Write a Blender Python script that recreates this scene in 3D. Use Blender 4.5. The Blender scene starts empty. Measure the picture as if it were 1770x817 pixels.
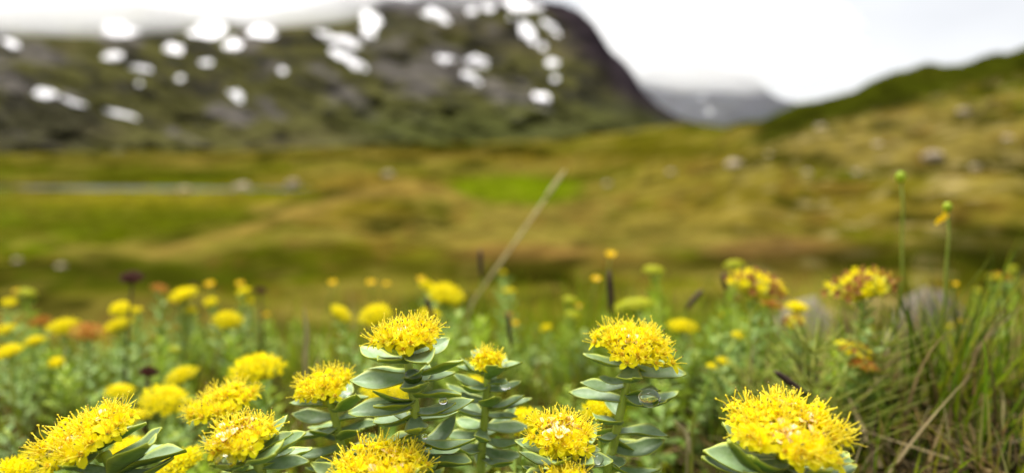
import bpy, math, random
import numpy as np
from mathutils import Vector, Matrix

R = math.radians
scene = bpy.context.scene
col = scene.collection
random.seed(7)
rng = np.random.default_rng(7)

# ------------------------------------------------------------------ camera
CAMZ = 0.30
FPX = 1180.0                       # 24 mm lens on a 36 mm wide sensor, photo 1770 px wide
PITCH = math.atan((408.5 - 250.0) / FPX)
cp, sp = math.cos(PITCH), math.sin(PITCH)
FOCUS = 0.295
cam_data = bpy.data.cameras.new("camera")
cam = bpy.data.objects.new("camera", cam_data)
col.objects.link(cam)
cam.location = (0, 0, CAMZ)
cam.rotation_euler = (math.pi / 2 - PITCH, 0, 0)
cam_data.lens = 24.0
cam_data.sensor_width = 36.0
cam_data.clip_start = 0.02
cam_data.clip_end = 40000
cam_data.dof.use_dof = True
cam_data.dof.focus_distance = FOCUS
cam_data.dof.aperture_fstop = 3.6
cam_data.dof.aperture_blades = 7
scene.camera = cam

# ------------------------------------------------------------------ world, sun, exposure
SUN_EL, SUN_AZ = 64.0, -30.0
world = bpy.data.worlds.new("World")
scene.world = world
world.use_nodes = True
wn, wl = world.node_tree.nodes, world.node_tree.links
wn.clear()
w_out = wn.new("ShaderNodeOutputWorld")
w_bg = wn.new("ShaderNodeBackground")
w_bg.inputs["Strength"].default_value = 0.10
w_sky = wn.new("ShaderNodeTexSky")
w_sky.sky_type = 'NISHITA'
w_sky.sun_disc = False
w_sky.sun_elevation = R(SUN_EL)
w_sky.sun_rotation = R(SUN_AZ)
w_tc = wn.new("ShaderNodeTexCoord")
w_map = wn.new("ShaderNodeMapping")
w_map.inputs["Scale"].default_value = (1.0, 1.0, 2.6)
w_noise = wn.new("ShaderNodeTexNoise")
w_noise.inputs["Scale"].default_value = 2.3
w_noise.inputs["Detail"].default_value = 5.0
w_noise.inputs["Roughness"].default_value = 0.5
w_ramp = wn.new("ShaderNodeValToRGB")
w_ramp.color_ramp.elements[0].position = 0.33
w_ramp.color_ramp.elements[0].color = (0.80, 0.80, 0.825, 1)
w_ramp.color_ramp.elements[1].position = 0.62
w_ramp.color_ramp.elements[1].color = (1.0, 1.0, 1.0, 1)
w_gain = wn.new("ShaderNodeVectorMath"); w_gain.operation = 'SCALE'
w_gain.inputs["Scale"].default_value = 1.90
w_mix = wn.new("ShaderNodeMixRGB")
w_mix.inputs["Fac"].default_value = 0.96
wl.new(w_tc.outputs["Generated"], w_map.inputs["Vector"])
wl.new(w_map.outputs["Vector"], w_noise.inputs["Vector"])
wl.new(w_noise.outputs["Fac"], w_ramp.inputs["Fac"])
wl.new(w_ramp.outputs["Color"], w_gain.inputs[0])
wl.new(w_sky.outputs["Color"], w_mix.inputs["Color1"])
wl.new(w_gain.outputs["Vector"], w_mix.inputs["Color2"])
wl.new(w_mix.outputs["Color"], w_bg.inputs["Color"])
wl.new(w_bg.outputs["Background"], w_out.inputs["Surface"])

sun_data = bpy.data.lights.new("sun", 'SUN')
sun_data.energy = 1.5
sun_data.angle = R(35)
sun_data.color = (1.0, 0.97, 0.92)
sun = bpy.data.objects.new("sun", sun_data)
col.objects.link(sun)
sun.location = (0, 0, 50)
sun_dir = Vector((math.sin(R(SUN_AZ)) * math.cos(R(SUN_EL)), math.cos(R(SUN_AZ)) * math.cos(R(SUN_EL)), math.sin(R(SUN_EL))))
sun.rotation_euler = sun_dir.to_track_quat('Z', 'Y').to_euler()

vs = scene.view_settings
vs.view_transform = 'Standard'
vs.look = 'None'
vs.exposure = 2.4
vs.gamma = 1.0
vs.use_curve_mapping = False
scene.render.engine = 'CYCLES'
scene.cycles.use_denoising = True
scene.cycles.max_bounces = 32
scene.cycles.diffuse_bounces = 5
scene.cycles.glossy_bounces = 4
scene.cycles.transmission_bounces = 8
scene.cycles.volume_bounces = 30
scene.cycles.transparent_max_bounces = 12
scene.cycles.caustics_refractive = True
scene.cycles.caustics_reflective = False

# ------------------------------------------------------------------ photo pixel -> direction / point
CAMP = Vector((0, 0, CAMZ))
def pdir(x, y):
    u, v = (x - 885.0) / FPX, (408.5 - y) / FPX
    return Vector((u, cp + v * sp, -sp + v * cp))
def pix(x, y, d):
    return CAMP + pdir(x, y) * d
def project(X, Y, Z):
    zc = np.maximum(Y * cp - (Z - CAMZ) * sp, 1e-6)
    return 885 + FPX * X / zc, 408.5 - FPX * (Y * sp + (Z - CAMZ) * cp) / zc

# ------------------------------------------------------------------ noise
def _hash(ix, iy, seed):
    h = (ix.astype(np.int64) * 374761393 + iy.astype(np.int64) * 668265263 + seed * 1442695041) & 0xffffffff
    h = ((h ^ (h >> 13)) * 1274126177) & 0xffffffff
    h = h ^ (h >> 16)
    return (h & 0xffff) / 32767.5 - 1.0
def vnoise(x, y, seed=0):
    x = np.asarray(x, float); y = np.asarray(y, float)
    ix, iy = np.floor(x), np.floor(y)
    fx, fy = x - ix, y - iy
    fx = fx * fx * fx * (fx * (fx * 6 - 15) + 10); fy = fy * fy * fy * (fy * (fy * 6 - 15) + 10)
    a = _hash(ix, iy, seed); b = _hash(ix + 1, iy, seed); c = _hash(ix, iy + 1, seed); d = _hash(ix + 1, iy + 1, seed)
    return (a * (1 - fx) + b * fx) * (1 - fy) + (c * (1 - fx) + d * fx) * fy
def fbm(x, y, seed=0, octv=4, gain=0.5):
    s = 0; amp = 1; tot = 0
    for i in range(octv):
        s = s + amp * vnoise(x * 2 ** i + 13.7 * i, y * 2 ** i - 7.3 * i, seed + i)
        tot += amp; amp *= gain
    return s / tot
def sstep(a, b, x):
    t = np.clip((x - a) / (b - a), 0, 1)
    return t * t * (3 - 2 * t)
def lin(rgb, k=1.0):
    out = []
    for c in rgb:
        c = c / 255.0
        out.append((c / 12.92 if c <= 0.04045 else ((c + 0.055) / 1.055) ** 2.4) * k)
    return np.array(out)

# ------------------------------------------------------------------ materials
def new_mat(name):
    m = bpy.data.materials.new(name); m.use_nodes = True
    nt = m.node_tree
    return m, nt.nodes, nt.links, nt.nodes["Principled BSDF"]
def col4(c): return (c[0], c[1], c[2], 1.0)

def mat_vcol(name, rough=0.9, nscale=3.0, namt=0.35, bump=0.0, bscale=20.0, spec=0.2, trans=0.0):
    """colour attribute 'Col' broken up by a noise"""
    m, n, l, b = new_mat(name)
    at = n.new("ShaderNodeAttribute"); at.attribute_name = "Col"
    tc = n.new("ShaderNodeTexCoord")
    no = n.new("ShaderNodeTexNoise"); no.inputs["Scale"].default_value = nscale; no.inputs["Detail"].default_value = 6
    mr = n.new("ShaderNodeMapRange")
    mr.inputs["From Min"].default_value = 0.3; mr.inputs["From Max"].default_value = 0.7
    mr.inputs["To Min"].default_value = 1 - namt; mr.inputs["To Max"].default_value = 1 + namt
    mul = n.new("ShaderNodeVectorMath"); mul.operation = 'SCALE'
    l.new(tc.outputs["Object"], no.inputs["Vector"]); l.new(no.outputs["Fac"], mr.inputs["Value"])
    l.new(at.outputs["Color"], mul.inputs[0]); l.new(mr.outputs["Result"], mul.inputs["Scale"])
    l.new(mul.outputs["Vector"], b.inputs["Base Color"])
    b.inputs["Roughness"].default_value = rough
    b.inputs["Specular IOR Level"].default_value = spec
    if bump:
        n2 = n.new("ShaderNodeTexNoise"); n2.inputs["Scale"].default_value = bscale; n2.inputs["Detail"].default_value = 5
        l.new(tc.outputs["Object"], n2.inputs["Vector"])
        bp = n.new("ShaderNodeBump"); bp.inputs["Strength"].default_value = bump; bp.inputs["Distance"].default_value = 1.0 / bscale
        l.new(n2.outputs["Fac"], bp.inputs["Height"]); l.new(bp.outputs["Normal"], b.inputs["Normal"])
    if trans:
        tr = n.new("ShaderNodeBsdfTranslucent"); l.new(mul.outputs["Vector"], tr.inputs["Color"])
        mx = n.new("ShaderNodeMixShader"); mx.inputs["Fac"].default_value = trans
        out = n["Material Output"]
        l.new(b.outputs["BSDF"], mx.inputs[1]); l.new(tr.outputs["BSDF"], mx.inputs[2]); l.new(mx.outputs["Shader"], out.inputs["Surface"])
    return m

def mat_flat(name, c1, c2, scale=60.0, rough=0.5, spec=0.4, trans=0.0, sheen=0.0, rnd=0.0):
    """two tones mixed by a noise, with an optional per-object shift"""
    m, n, l, b = new_mat(name)
    tc = n.new("ShaderNodeTexCoord")
    no = n.new("ShaderNodeTexNoise"); no.inputs["Scale"].default_value = scale; no.inputs["Detail"].default_value = 4
    rp = n.new("ShaderNodeValToRGB")
    rp.color_ramp.elements[0].position = 0.35; rp.color_ramp.elements[0].color = col4(c1)
    rp.color_ramp.elements[1].position = 0.65; rp.color_ramp.elements[1].color = col4(c2)
    l.new(tc.outputs["Object"], no.inputs["Vector"]); l.new(no.outputs["Fac"], rp.inputs["Fac"])
    src = rp.outputs["Color"]
    if rnd:
        oi = n.new("ShaderNodeObjectInfo"); mr = n.new("ShaderNodeMapRange")
        mr.inputs["To Min"].default_value = 1 - rnd; mr.inputs["To Max"].default_value = 1 + rnd
        l.new(oi.outputs["Random"], mr.inputs["Value"])
        mul = n.new("ShaderNodeVectorMath"); mul.operation = 'SCALE'
        l.new(src, mul.inputs[0]); l.new(mr.outputs["Result"], mul.inputs["Scale"]); src = mul.outputs["Vector"]
    l.new(src, b.inputs["Base Color"])
    b.inputs["Roughness"].default_value = rough; b.inputs["Specular IOR Level"].default_value = spec
    if trans:
        tr = n.new("ShaderNodeBsdfTranslucent"); l.new(src, tr.inputs["Color"])
        mx = n.new("ShaderNodeMixShader"); mx.inputs["Fac"].default_value = trans
        l.new(b.outputs["BSDF"], mx.inputs[1]); l.new(tr.outputs["BSDF"], mx.inputs[2])
        l.new(mx.outputs["Shader"], n["Material Output"].inputs["Surface"])
    return m

def mat_leaf(name, face, vein, rim, rnd=0.12):
    """fleshy waxy leaf: bloom on the face, paler rim from the 'edge' attribute"""
    m, n, l, b = new_mat(name)
    tc = n.new("ShaderNodeTexCoord")
    no = n.new("ShaderNodeTexNoise"); no.inputs["Scale"].default_value = 4.0; no.inputs["Detail"].default_value = 6; no.inputs["Roughness"].default_value = 0.6
    oi = n.new("ShaderNodeObjectInfo")
    add = n.new("ShaderNodeVectorMath"); add.operation = 'ADD'
    sc = n.new("ShaderNodeMath"); sc.operation = 'MULTIPLY'; sc.inputs[1].default_value = 40.0
    l.new(oi.outputs["Random"], sc.inputs[0]); l.new(tc.outputs["Object"], add.inputs[0]); l.new(sc.outputs["Value"], add.inputs[1])
    l.new(add.outputs["Vector"], no.inputs["Vector"])
    rp = n.new("ShaderNodeValToRGB")
    rp.color_ramp.elements[0].position = 0.35; rp.color_ramp.elements[0].color = col4(vein)
    rp.color_ramp.elements[1].position = 0.6; rp.color_ramp.elements[1].color = col4(face)
    l.new(no.outputs["Fac"], rp.inputs["Fac"])
    at = n.new("ShaderNodeAttribute"); at.attribute_name = "edge"
    mx = n.new("ShaderNodeMixRGB"); l.new(at.outputs["Fac"], mx.inputs["Fac"])
    l.new(rp.outputs["Color"], mx.inputs["Color1"]); mx.inputs["Color2"].default_value = col4(rim)
    mr = n.new("ShaderNodeMapRange"); mr.inputs["To Min"].default_value = 1 - rnd; mr.inputs["To Max"].default_value = 1 + rnd
    l.new(oi.outputs["Random"], mr.inputs["Value"])
    mul = n.new("ShaderNodeVectorMath"); mul.operation = 'SCALE'
    l.new(mx.outputs["Color"], mul.inputs[0]); l.new(mr.outputs["Result"], mul.inputs["Scale"])
    l.new(mul.outputs["Vector"], b.inputs["Base Color"])
    b.inputs["Roughness"].default_value = 0.45; b.inputs["Specular IOR Level"].default_value = 0.3
    b.inputs["Sheen Weight"].default_value = 0.05; b.inputs["Sheen Roughness"].default_value = 0.5
    n2 = n.new("ShaderNodeTexNoise"); n2.inputs["Scale"].default_value = 14.0; n2.inputs["Detail"].default_value = 4
    l.new(add.outputs["Vector"], n2.inputs["Vector"])
    bp = n.new("ShaderNodeBump"); bp.inputs["Strength"].default_value = 0.12; bp.inputs["Distance"].default_value = 0.002
    l.new(n2.outputs["Fac"], bp.inputs["Height"]); l.new(bp.outputs["Normal"], b.inputs["Normal"])
    tr = n.new("ShaderNodeBsdfTranslucent"); l.new(mul.outputs["Vector"], tr.inputs["Color"])
    ms = n.new("ShaderNodeMixShader"); ms.inputs["Fac"].default_value = 0.24
    l.new(b.outputs["BSDF"], ms.inputs[1]); l.new(tr.outputs["BSDF"], ms.inputs[2]); l.new(ms.outputs["Shader"], n["Material Output"].inputs["Surface"])
    return m

M = {}
M['ground'] = mat_vcol('heath_ground', 1.0, 0.9, 0.5, 0.6, 5.0, spec=0.0)
M['mountain'] = mat_vcol('mountain_rock_and_turf', 1.0, 0.02, 0.3, 0.4, 0.05, spec=0.0)
M['grass'] = mat_vcol('grass_blades', 0.5, 40.0, 0.25, spec=0.08, trans=0.45)
M['cover'] = mat_vcol('ground_cover_leaves', 0.55, 60.0, 0.3, spec=0.1, trans=0.4)
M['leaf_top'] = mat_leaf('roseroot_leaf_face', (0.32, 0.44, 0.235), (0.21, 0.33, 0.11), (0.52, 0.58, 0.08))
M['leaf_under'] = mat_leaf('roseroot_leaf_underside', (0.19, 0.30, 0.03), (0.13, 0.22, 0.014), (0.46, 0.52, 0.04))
M['leaf_far'] = mat_flat('roseroot_foliage', (0.12, 0.22, 0.012), (0.36, 0.48, 0.13), 90.0, 0.5, 0.2, 0.35, rnd=0.2)
M['leaf_far_lime'] = mat_flat('roseroot_young_foliage', (0.17, 0.28, 0.006), (0.44, 0.54, 0.05), 90.0, 0.5, 0.2, 0.4, rnd=0.2)
M['stem'] = mat_flat('roseroot_stem', (0.30, 0.39, 0.03), (0.42, 0.50, 0.07), 120.0, 0.45, 0.4, 0.1)
M['petal'] = mat_flat('yellow_petal', (0.95, 0.81, 0.004), (0.97, 0.89, 0.012), 300.0, 0.5, 0.12, 0.5, rnd=0.08)
M['petal_pale'] = mat_flat('peach_petal', (0.88, 0.62, 0.25), (0.92, 0.74, 0.42), 300.0, 0.35, 0.5, 0.25, rnd=0.06)
M['stamen'] = mat_flat('yellow_stamen', (0.93, 0.80, 0.03), (0.96, 0.87, 0.10), 300.0, 0.5, 0.2, 0.4)
M['anther'] = mat_flat('withered_anther', (0.10, 0.10, 0.02), (0.30, 0.22, 0.03), 900.0, 0.6, 0.3)
M['carpel'] = mat_flat('orange_carpel', (0.85, 0.52, 0.01), (0.90, 0.64, 0.02), 300.0, 0.5, 0.3)
M['pedicel'] = mat_flat('pedicel', (0.55, 0.56, 0.04), (0.80, 0.70, 0.03), 200.0, 0.5, 0.3, 0.2)
M['rust'] = mat_flat('rust_flower', (0.36, 0.13, 0.02), (0.62, 0.28, 0.03), 200.0, 0.6, 0.2, 0.15)
M['dark'] = mat_flat('dark_seed_head', (0.045, 0.012, 0.008), (0.11, 0.03, 0.015), 200.0, 0.7, 0.2)
M['lime'] = mat_flat('lime_buds', (0.48, 0.52, 0.01), (0.66, 0.64, 0.02), 200.0, 0.5, 0.3, 0.25)
M['fade'] = mat_flat('fading_flower', (0.22, 0.07, 0.025), (0.46, 0.20, 0.04), 160.0, 0.6, 0.2, 0.2)
M['butter'] = mat_flat('buttercup_petal', (0.88, 0.58, 0.003), (0.93, 0.68, 0.01), 200.0, 0.25, 0.5, 0.25)
M['bud'] = mat_flat('green_bud', (0.32, 0.45, 0.01), (0.45, 0.56, 0.02), 200.0, 0.5, 0.3, 0.2)
M['thin_stem'] = mat_flat('thin_green_stem', (0.20, 0.28, 0.02), (0.34, 0.38, 0.06), 80.0, 0.5, 0.3, 0.2)
M['straw'] = mat_flat('dry_straw', (0.40, 0.33, 0.14), (0.56, 0.48, 0.23), 60.0, 0.6, 0.3, 0.1)
M['sedge'] = mat_flat('dark_sedge_spike', (0.025, 0.015, 0.012), (0.075, 0.045, 0.03), 200.0, 0.7, 0.2)
M['horsetail'] = mat_flat('horsetail_green', (0.20, 0.27, 0.02), (0.36, 0.36, 0.05), 90.0, 0.5, 0.3, 0.2)
M['rock'] = mat_flat('pale_lichen_rock', (0.22, 0.175, 0.11), (0.44, 0.36, 0.25), 1.3, 0.9, 0.2)
M['slab'] = mat_flat('grey_slab_rock', (0.13, 0.105, 0.075), (0.25, 0.205, 0.155), 3.0, 0.8, 0.3)
M['snow'] = mat_flat('old_snow', (0.78, 0.76, 0.78), (0.92, 0.91, 0.92), 0.02, 0.8, 0.2)

def glass_mat():
    m, n, l, b = new_mat('clear_water_drop')
    b.inputs["Base Color"].default_value = (1, 1, 1, 1)
    b.inputs["Roughness"].default_value = 0.0
    b.inputs["IOR"].default_value = 1.33
    b.inputs["Transmission Weight"].default_value = 1.0
    tc = n.new("ShaderNodeTexCoord"); no = n.new("ShaderNodeTexNoise"); no.inputs["Scale"].default_value = 3.0
    l.new(tc.outputs["Object"], no.inputs["Vector"])
    bp = n.new("ShaderNodeBump"); bp.inputs["Strength"].default_value = 0.02; bp.inputs["Distance"].default_value = 0.0005
    l.new(no.outputs["Fac"], bp.inputs["Height"]); l.new(bp.outputs["Normal"], b.inputs["Normal"])
    return m
M['drop'] = glass_mat()
def water_mat():
    m, n, l, b = new_mat('stream_water')
    tc = n.new("ShaderNodeTexCoord"); no = n.new("ShaderNodeTexNoise"); no.inputs["Scale"].default_value = 1.2; no.inputs["Detail"].default_value = 5
    l.new(tc.outputs["Object"], no.inputs["Vector"])
    bp = n.new("ShaderNodeBump"); bp.inputs["Strength"].default_value = 0.5; bp.inputs["Distance"].default_value = 0.25
    l.new(no.outputs["Fac"], bp.inputs["Height"]); l.new(bp.outputs["Normal"], b.inputs["Normal"])
    b.inputs["Base Color"].default_value = (0.04, 0.04, 0.035, 1); b.inputs["Roughness"].default_value = 0.5; b.inputs["Specular IOR Level"].default_value = 0.08
    return m
M['water'] = water_mat()
def cloud_mat(name, dens):
    m = bpy.data.materials.new(name); m.use_nodes = True
    n, l = m.node_tree.nodes, m.node_tree.links
    n.remove(n["Principled BSDF"])
    v = n.new("ShaderNodeVolumePrincipled")
    v.inputs["Color"].default_value = (1.0, 1.0, 1.0, 1); v.inputs["Density"].default_value = dens
    v.inputs["Anisotropy"].default_value = 0.55
    l.new(v.outputs["Volume"], n["Material Output"].inputs["Volume"])
    return m

# ------------------------------------------------------------------ mesh helpers
class MB:
    """collects verts / faces / material index / per-vertex colour for ONE mesh"""
    def __init__(self): self.v, self.f, self.mi, self.c, self.e = [], [], [], [], []
    def add(self, vs_, fs, mi=0, c=None, e=None):
        o = len(self.v)
        self.v.extend([tuple(p) for p in vs_])
        self.f.extend([tuple(o + i for i in f) for f in fs])
        self.mi.extend([mi] * len(fs))
        if c is not None: self.c.extend([tuple(c)] * len(vs_))
        if e is not None: self.e.extend(e)
    def tube(self, pts, rads, n=6, mi=0, c=None, cap=True):
        pts = [Vector(p) for p in pts]; vs_, fs = [], []
        for i, p in enumerate(pts):
            t = (pts[min(i + 1, len(pts) - 1)] - pts[max(i - 1, 0)]).normalized()
            a = t.orthogonal().normalized() if i == 0 else (a - t * a.dot(t)).normalized()
            b = t.cross(a)
            for k in range(n):
                th = 2 * math.pi * k / n
                vs_.append(p + (a * math.cos(th) + b * math.sin(th)) * rads[i])
        for i in range(len(pts) - 1):
            for k in range(n):
                fs.append((i * n + k, i * n + (k + 1) % n, (i + 1) * n + (k + 1) % n, (i + 1) * n + k))
        if cap: fs.append(tuple(range(n - 1, -1, -1))); fs.append(tuple((len(pts) - 1) * n + k for k in range(n)))
        self.add(vs_, fs, mi, c)
    def mesh(self, name, mats, smooth=True):
        me = bpy.data.meshes.new(name)
        me.from_pydata(self.v, [], self.f)
        for m in mats: me.materials.append(m)
        if len(mats) > 1: me.polygons.foreach_set("material_index", self.mi)
        if smooth: me.polygons.foreach_set("use_smooth", [True] * len(self.f))
        if self.c:
            at = me.color_attributes.new("Col", 'FLOAT_COLOR', 'POINT')
            at.data.foreach_set("color", np.array([(c[0], c[1], c[2], 1.0) for c in self.c], np.float32).ravel())
        if self.e:
            at = me.attributes.new("edge", 'FLOAT', 'POINT'); at.data.foreach_set("value", np.array(self.e, np.float32))
        me.update()
        return me
def np_mesh(name, V, F, mats, C=None, smooth=True, mi=None):
    me = bpy.data.meshes.new(name)
    F = np.asarray(F); k = F.shape[1]
    me.vertices.add(len(V)); me.vertices.foreach_set("co", np.asarray(V, np.float32).ravel())
    me.loops.add(F.size); me.loops.foreach_set("vertex_index", F.astype(np.int32).ravel())
    me.polygons.add(len(F)); me.polygons.foreach_set("loop_start", np.arange(0, F.size, k, dtype=np.int32))
    me.polygons.foreach_set("loop_total", np.full(len(F), k, np.int32))
    for m in mats: me.materials.append(m)
    if smooth: me.polygons.foreach_set("use_smooth", np.ones(len(F), bool))
    if C is not None:
        at = me.color_attributes.new("Col", 'FLOAT_COLOR', 'POINT')
        at.data.foreach_set("color", np.concatenate([C, np.ones((len(C), 1))], 1).astype(np.float32).ravel())
    me.update(calc_edges=True); me.validate()
    return me
def link(name, me, parent=None, mat=None):
    o = bpy.data.objects.new(name, me); col.objects.link(o)
    if parent is not None: o.parent = parent
    if mat is not None: o.matrix_local = mat
    return o
def tag(o, label, cat, group=None, kind=None):
    if label: o["label"] = label
    if cat: o["category"] = cat
    if group: o["group"] = group
    if kind: o["kind"] = kind
    return o
def struct(name, me, label=None):
    o = link(name, me); o["kind"] = "structure"
    if label: o["label"] = label
    return o
def thing(name, loc, label, cat, group=None):
    o = bpy.data.objects.new(name, None); col.objects.link(o); o.location = loc
    o.empty_display_size = 0.01
    return tag(o, label, cat, group)
def frame(origin, xdir, up):
    x = Vector(xdir).normalized(); y = Vector(up).cross(x)
    if y.length < 1e-4: y = x.orthogonal()
    y.normalize(); z = x.cross(y)
    m = Matrix((x, y, z)).transposed().to_4x4(); m.translation = origin
    return m
def frame_z(origin, zdir, spin=0.0):
    z = Vector(zdir).normalized(); x = z.orthogonal().normalized(); x = (Matrix.Rotation(spin, 3, z) @ x); y = z.cross(x)
    m = Matrix((x, y, z)).transposed().to_4x4(); m.translation = origin
    return m

# ------------------------------------------------------------------ terrain height
# photo column -> (forward distance in m, photo row) of the ground there; rows above 250 lie above eye level
TERR = {
    -700: [(11, 462), (22, 420), (45, 370), (75, 338), (100, 318), (160, 297), (300, 274), (700, 265)],
    0:    [(11, 466), (22, 424), (45, 372), (75, 340), (100, 318), (160, 297), (300, 274), (700, 265)],
    240:  [(11, 472), (16, 442), (22, 428), (45, 378), (75, 338), (100, 317), (160, 292), (300, 268), (700, 262)],
    400:  [(11, 476), (16, 430), (21, 398), (26, 396), (40, 380), (75, 336), (100, 316), (160, 288), (300, 264), (700, 260)],
    560:  [(11, 476), (18, 405), (28, 342), (36, 345), (50, 350), (75, 334), (100, 316), (160, 284), (300, 256), (700, 258)],
    700:  [(11, 476), (18, 405), (27, 342), (36, 314), (45, 325), (60, 345), (90, 325), (120, 300), (180, 272), (300, 250), (700, 258)],
    800:  [(11, 474), (18, 410), (27, 362), (38, 332), (46, 335), (60, 334), (90, 310), (120, 290), (180, 265), (300, 247), (700, 258)],
    900:  [(11, 470), (18, 412), (27, 370), (40, 352), (60, 328), (88, 306), (110, 290), (160, 264), (280, 243), (700, 257)],
    1000: [(11, 468), (18, 410), (27, 370), (40, 348), (60, 318), (80, 298), (110, 276), (160, 252), (260, 236), (700, 257)],
    1100: [(11, 464), (18, 405), (27, 362), (40, 328), (60, 292), (90, 262), (130, 240), (210, 226), (320, 230), (700, 256)],
    1200: [(11, 462), (18, 395), (27, 346), (40, 308), (60, 274), (90, 246), (130, 228), (190, 214), (300, 225), (700, 256)],
    1310: [(11, 460), (16, 400), (24, 340), (36, 292), (50, 258), (70, 232), (88, 214), (110, 220), (200, 250), (700, 256)],
    1400: [(11, 458), (16, 396), (24, 332), (36, 278), (50, 235), (70, 190), (84, 171), (110, 185), (200, 250), (700, 256)],
    1500: [(11, 456), (16, 392), (24, 326), (36, 266), (50, 215), (70, 160), (84, 143), (110, 160), (200, 240), (700, 256)],
    1620: [(11, 456), (16, 390), (24, 320), (36, 252), (50, 192), (70, 130), (84, 113), (110, 135), (200, 230), (700, 256)],
    1770: [(11, 456), (16, 388), (24, 312), (36, 236), (50, 168), (70, 98), (84, 78), (110, 100), (200, 220), (700, 256)],
    2600: [(11, 450), (16, 380), (24, 300), (36, 200), (50, 110), (70, 20), (84, -10), (110, 20), (200, 150), (700, 256)],
}
NEAR = [(0.05, 0.0), (0.7, 0.0), (0.95, -0.025), (1.25, -0.10), (1.6, -0.24), (2.2, -0.5), (3.2, -0.85), (5.0, -1.15), (7.0, -1.45)]
LR = np.linspace(math.log(0.05), math.log(9000), 320)
AZC, ZC = [], []
for x, rows in sorted(TERR.items()):
    d0 = pdir(x, 250)
    az = math.atan2(d0.x, d0.y)
    rr, zz = [], []
    for r, z in NEAR: rr.append(r); zz.append(z)
    for Yf, y in rows:
        d = pdir(x, y); rr.append(math.hypot(d.x, d.y) / d.y * Yf); zz.append(CAMZ + d.z / d.y * Yf)
    rr += [2500, 9000]; zz += [zz[-1] - 4, zz[-1] - 10]
    zi = np.interp(LR, np.log(rr), zz)
    k = np.exp(-np.linspace(-2, 2, 7) ** 2); k /= k.sum()
    zi = np.convolve(np.pad(zi, 3, mode='edge'), k, mode='valid')
    AZC.append(az); ZC.append(zi)
AZC = np.array(AZC); ZC = np.array(ZC)
# resample the columns on an even azimuth grid and soften between them
AZG = np.linspace(AZC[0], AZC[-1], 240)
ZG = np.stack([np.interp(AZG, AZC, ZC[:, j]) for j in range(len(LR))], 1)
ks = np.exp(-np.linspace(-2, 2, 13) ** 2); ks /= ks.sum()
ZG = np.stack([np.convolve(np.pad(ZG[:, j], 6, mode='edge'), ks, mode='valid') for j in range(len(LR))], 1)
WATER_Z = None
def base_height(X, Y):
    az = np.arctan2(X, Y); r = np.maximum(np.hypot(X, Y), 0.051)
    fold = np.abs(az) > 1.9
    ai = np.interp(az, AZG, np.arange(len(AZG))); ri = np.interp(np.log(r), LR, np.arange(len(LR)))
    a0 = np.clip(np.floor(ai).astype(int), 0, len(AZG) - 2); r0 = np.clip(np.floor(ri).astype(int), 0, len(LR) - 2)
    fa, fr = ai - a0, ri - r0
    z = (ZG[a0, r0] * (1 - fa) + ZG[a0 + 1, r0] * fa) * (1 - fr) + (ZG[a0, r0 + 1] * (1 - fa) + ZG[a0 + 1, r0 + 1] * fa) * fr
    w = sstep(1.3, 2.2, np.abs(az))                     # behind the camera: one gentle slope all round
    zb = np.interp(np.log(r), LR, ZG[len(AZG) // 3])
    return z * (1 - w) + zb * w
WLINE = [(-150, 96), (-60, 92), (-30, 90), (-8, 89)]    # stream on the valley floor (X, Y)
def hummock(X, Y): return fbm(X * 0.34, Y * 0.34, 21, 4)
def flatland(X, Y):
    '''level meadows: the green patch in the dip and the field before the stream'''
    a = 1 - sstep(0.6, 1.2, np.hypot((X - 1.0) / 16, (Y - 66) / 26))
    b = (1 - sstep(-12, -4, X + (Y - 40) * 0.25)) * sstep(34, 46, Y) * (1 - sstep(105, 125, Y))
    return np.maximum(a, b)
def height(X, Y):
    X = np.asarray(X, float); Y = np.asarray(Y, float)
    r = np.hypot(X, Y)
    z = base_height(X, Y)
    z = z + 0.085 * sstep(0.06, 0.28, X) * (1 - sstep(0.55, 1.15, r)) * (Y > 0)      # the bank is higher beside the grass clump
    z = z + 0.010 * fbm(X * 7, Y * 7, 3, 3) * sstep(0.3, 0.6, r)
    z = z + 0.16 * fbm(X * 1.1, Y * 1.1, 11, 4) * sstep(1.5, 9, r)
    z = z + 0.55 * hummock(X, Y) * sstep(9, 20, r) * (1 - 0.7 * flatland(X, Y))
    z = z + 0.55 * np.exp(-((X + 5.6) / 5.5) ** 2 - ((Y - 31) / 6.0) ** 2) - 0.5 * np.exp(-((X + 9) / 7) ** 2 - ((Y - 46) / 7.0) ** 2)   # the mound and the hollow behind it
    z = z + 1.0 * fbm(X * 0.11, Y * 0.11, 23, 3) * sstep(28, 60, r) * (1 - 0.85 * flatland(X, Y))
    z = z + 0.9 * fbm(X * 0.06, Y * 0.06, 31, 3) * sstep(60, 160, r)
    z = z + 6.0 * fbm(X * 0.008, Y * 0.008, 41, 3) * sstep(500, 1200, r)
    wy = np.interp(X, [p[0] for p in WLINE], [p[1] for p in WLINE]) + 2.0 * vnoise(X * 0.1, X * 0.0, 77)
    half = 4.0 * sstep(-14, -30, X) + 1e-3
    m = (1 - sstep(0.75, 1.35, np.abs(Y - wy) / half)) * (X < -12)
    return z * (1 - m) + (WZ - 0.5) * m
WZ = -5.55
_gx, _gy = np.arange(-3.4, 3.41, 0.02), np.arange(0.06, 3.0, 0.02)
_GH = height(*[a.ravel() for a in np.meshgrid(_gx, _gy, indexing='ij')]).reshape(len(_gx), len(_gy))
def hz(x, y):
    i, j = (x - _gx[0]) / 0.02, (y - _gy[0]) / 0.02
    if 0 <= i < len(_gx) - 1 and 0 <= j < len(_gy) - 1:
        a, b = int(i), int(j); i -= a; j -= b
        return float((_GH[a, b] * (1 - i) + _GH[a + 1, b] * i) * (1 - j) + (_GH[a, b + 1] * (1 - i) + _GH[a + 1, b + 1] * i) * j)
    return float(height(np.array([x]), np.array([y]))[0])
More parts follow.
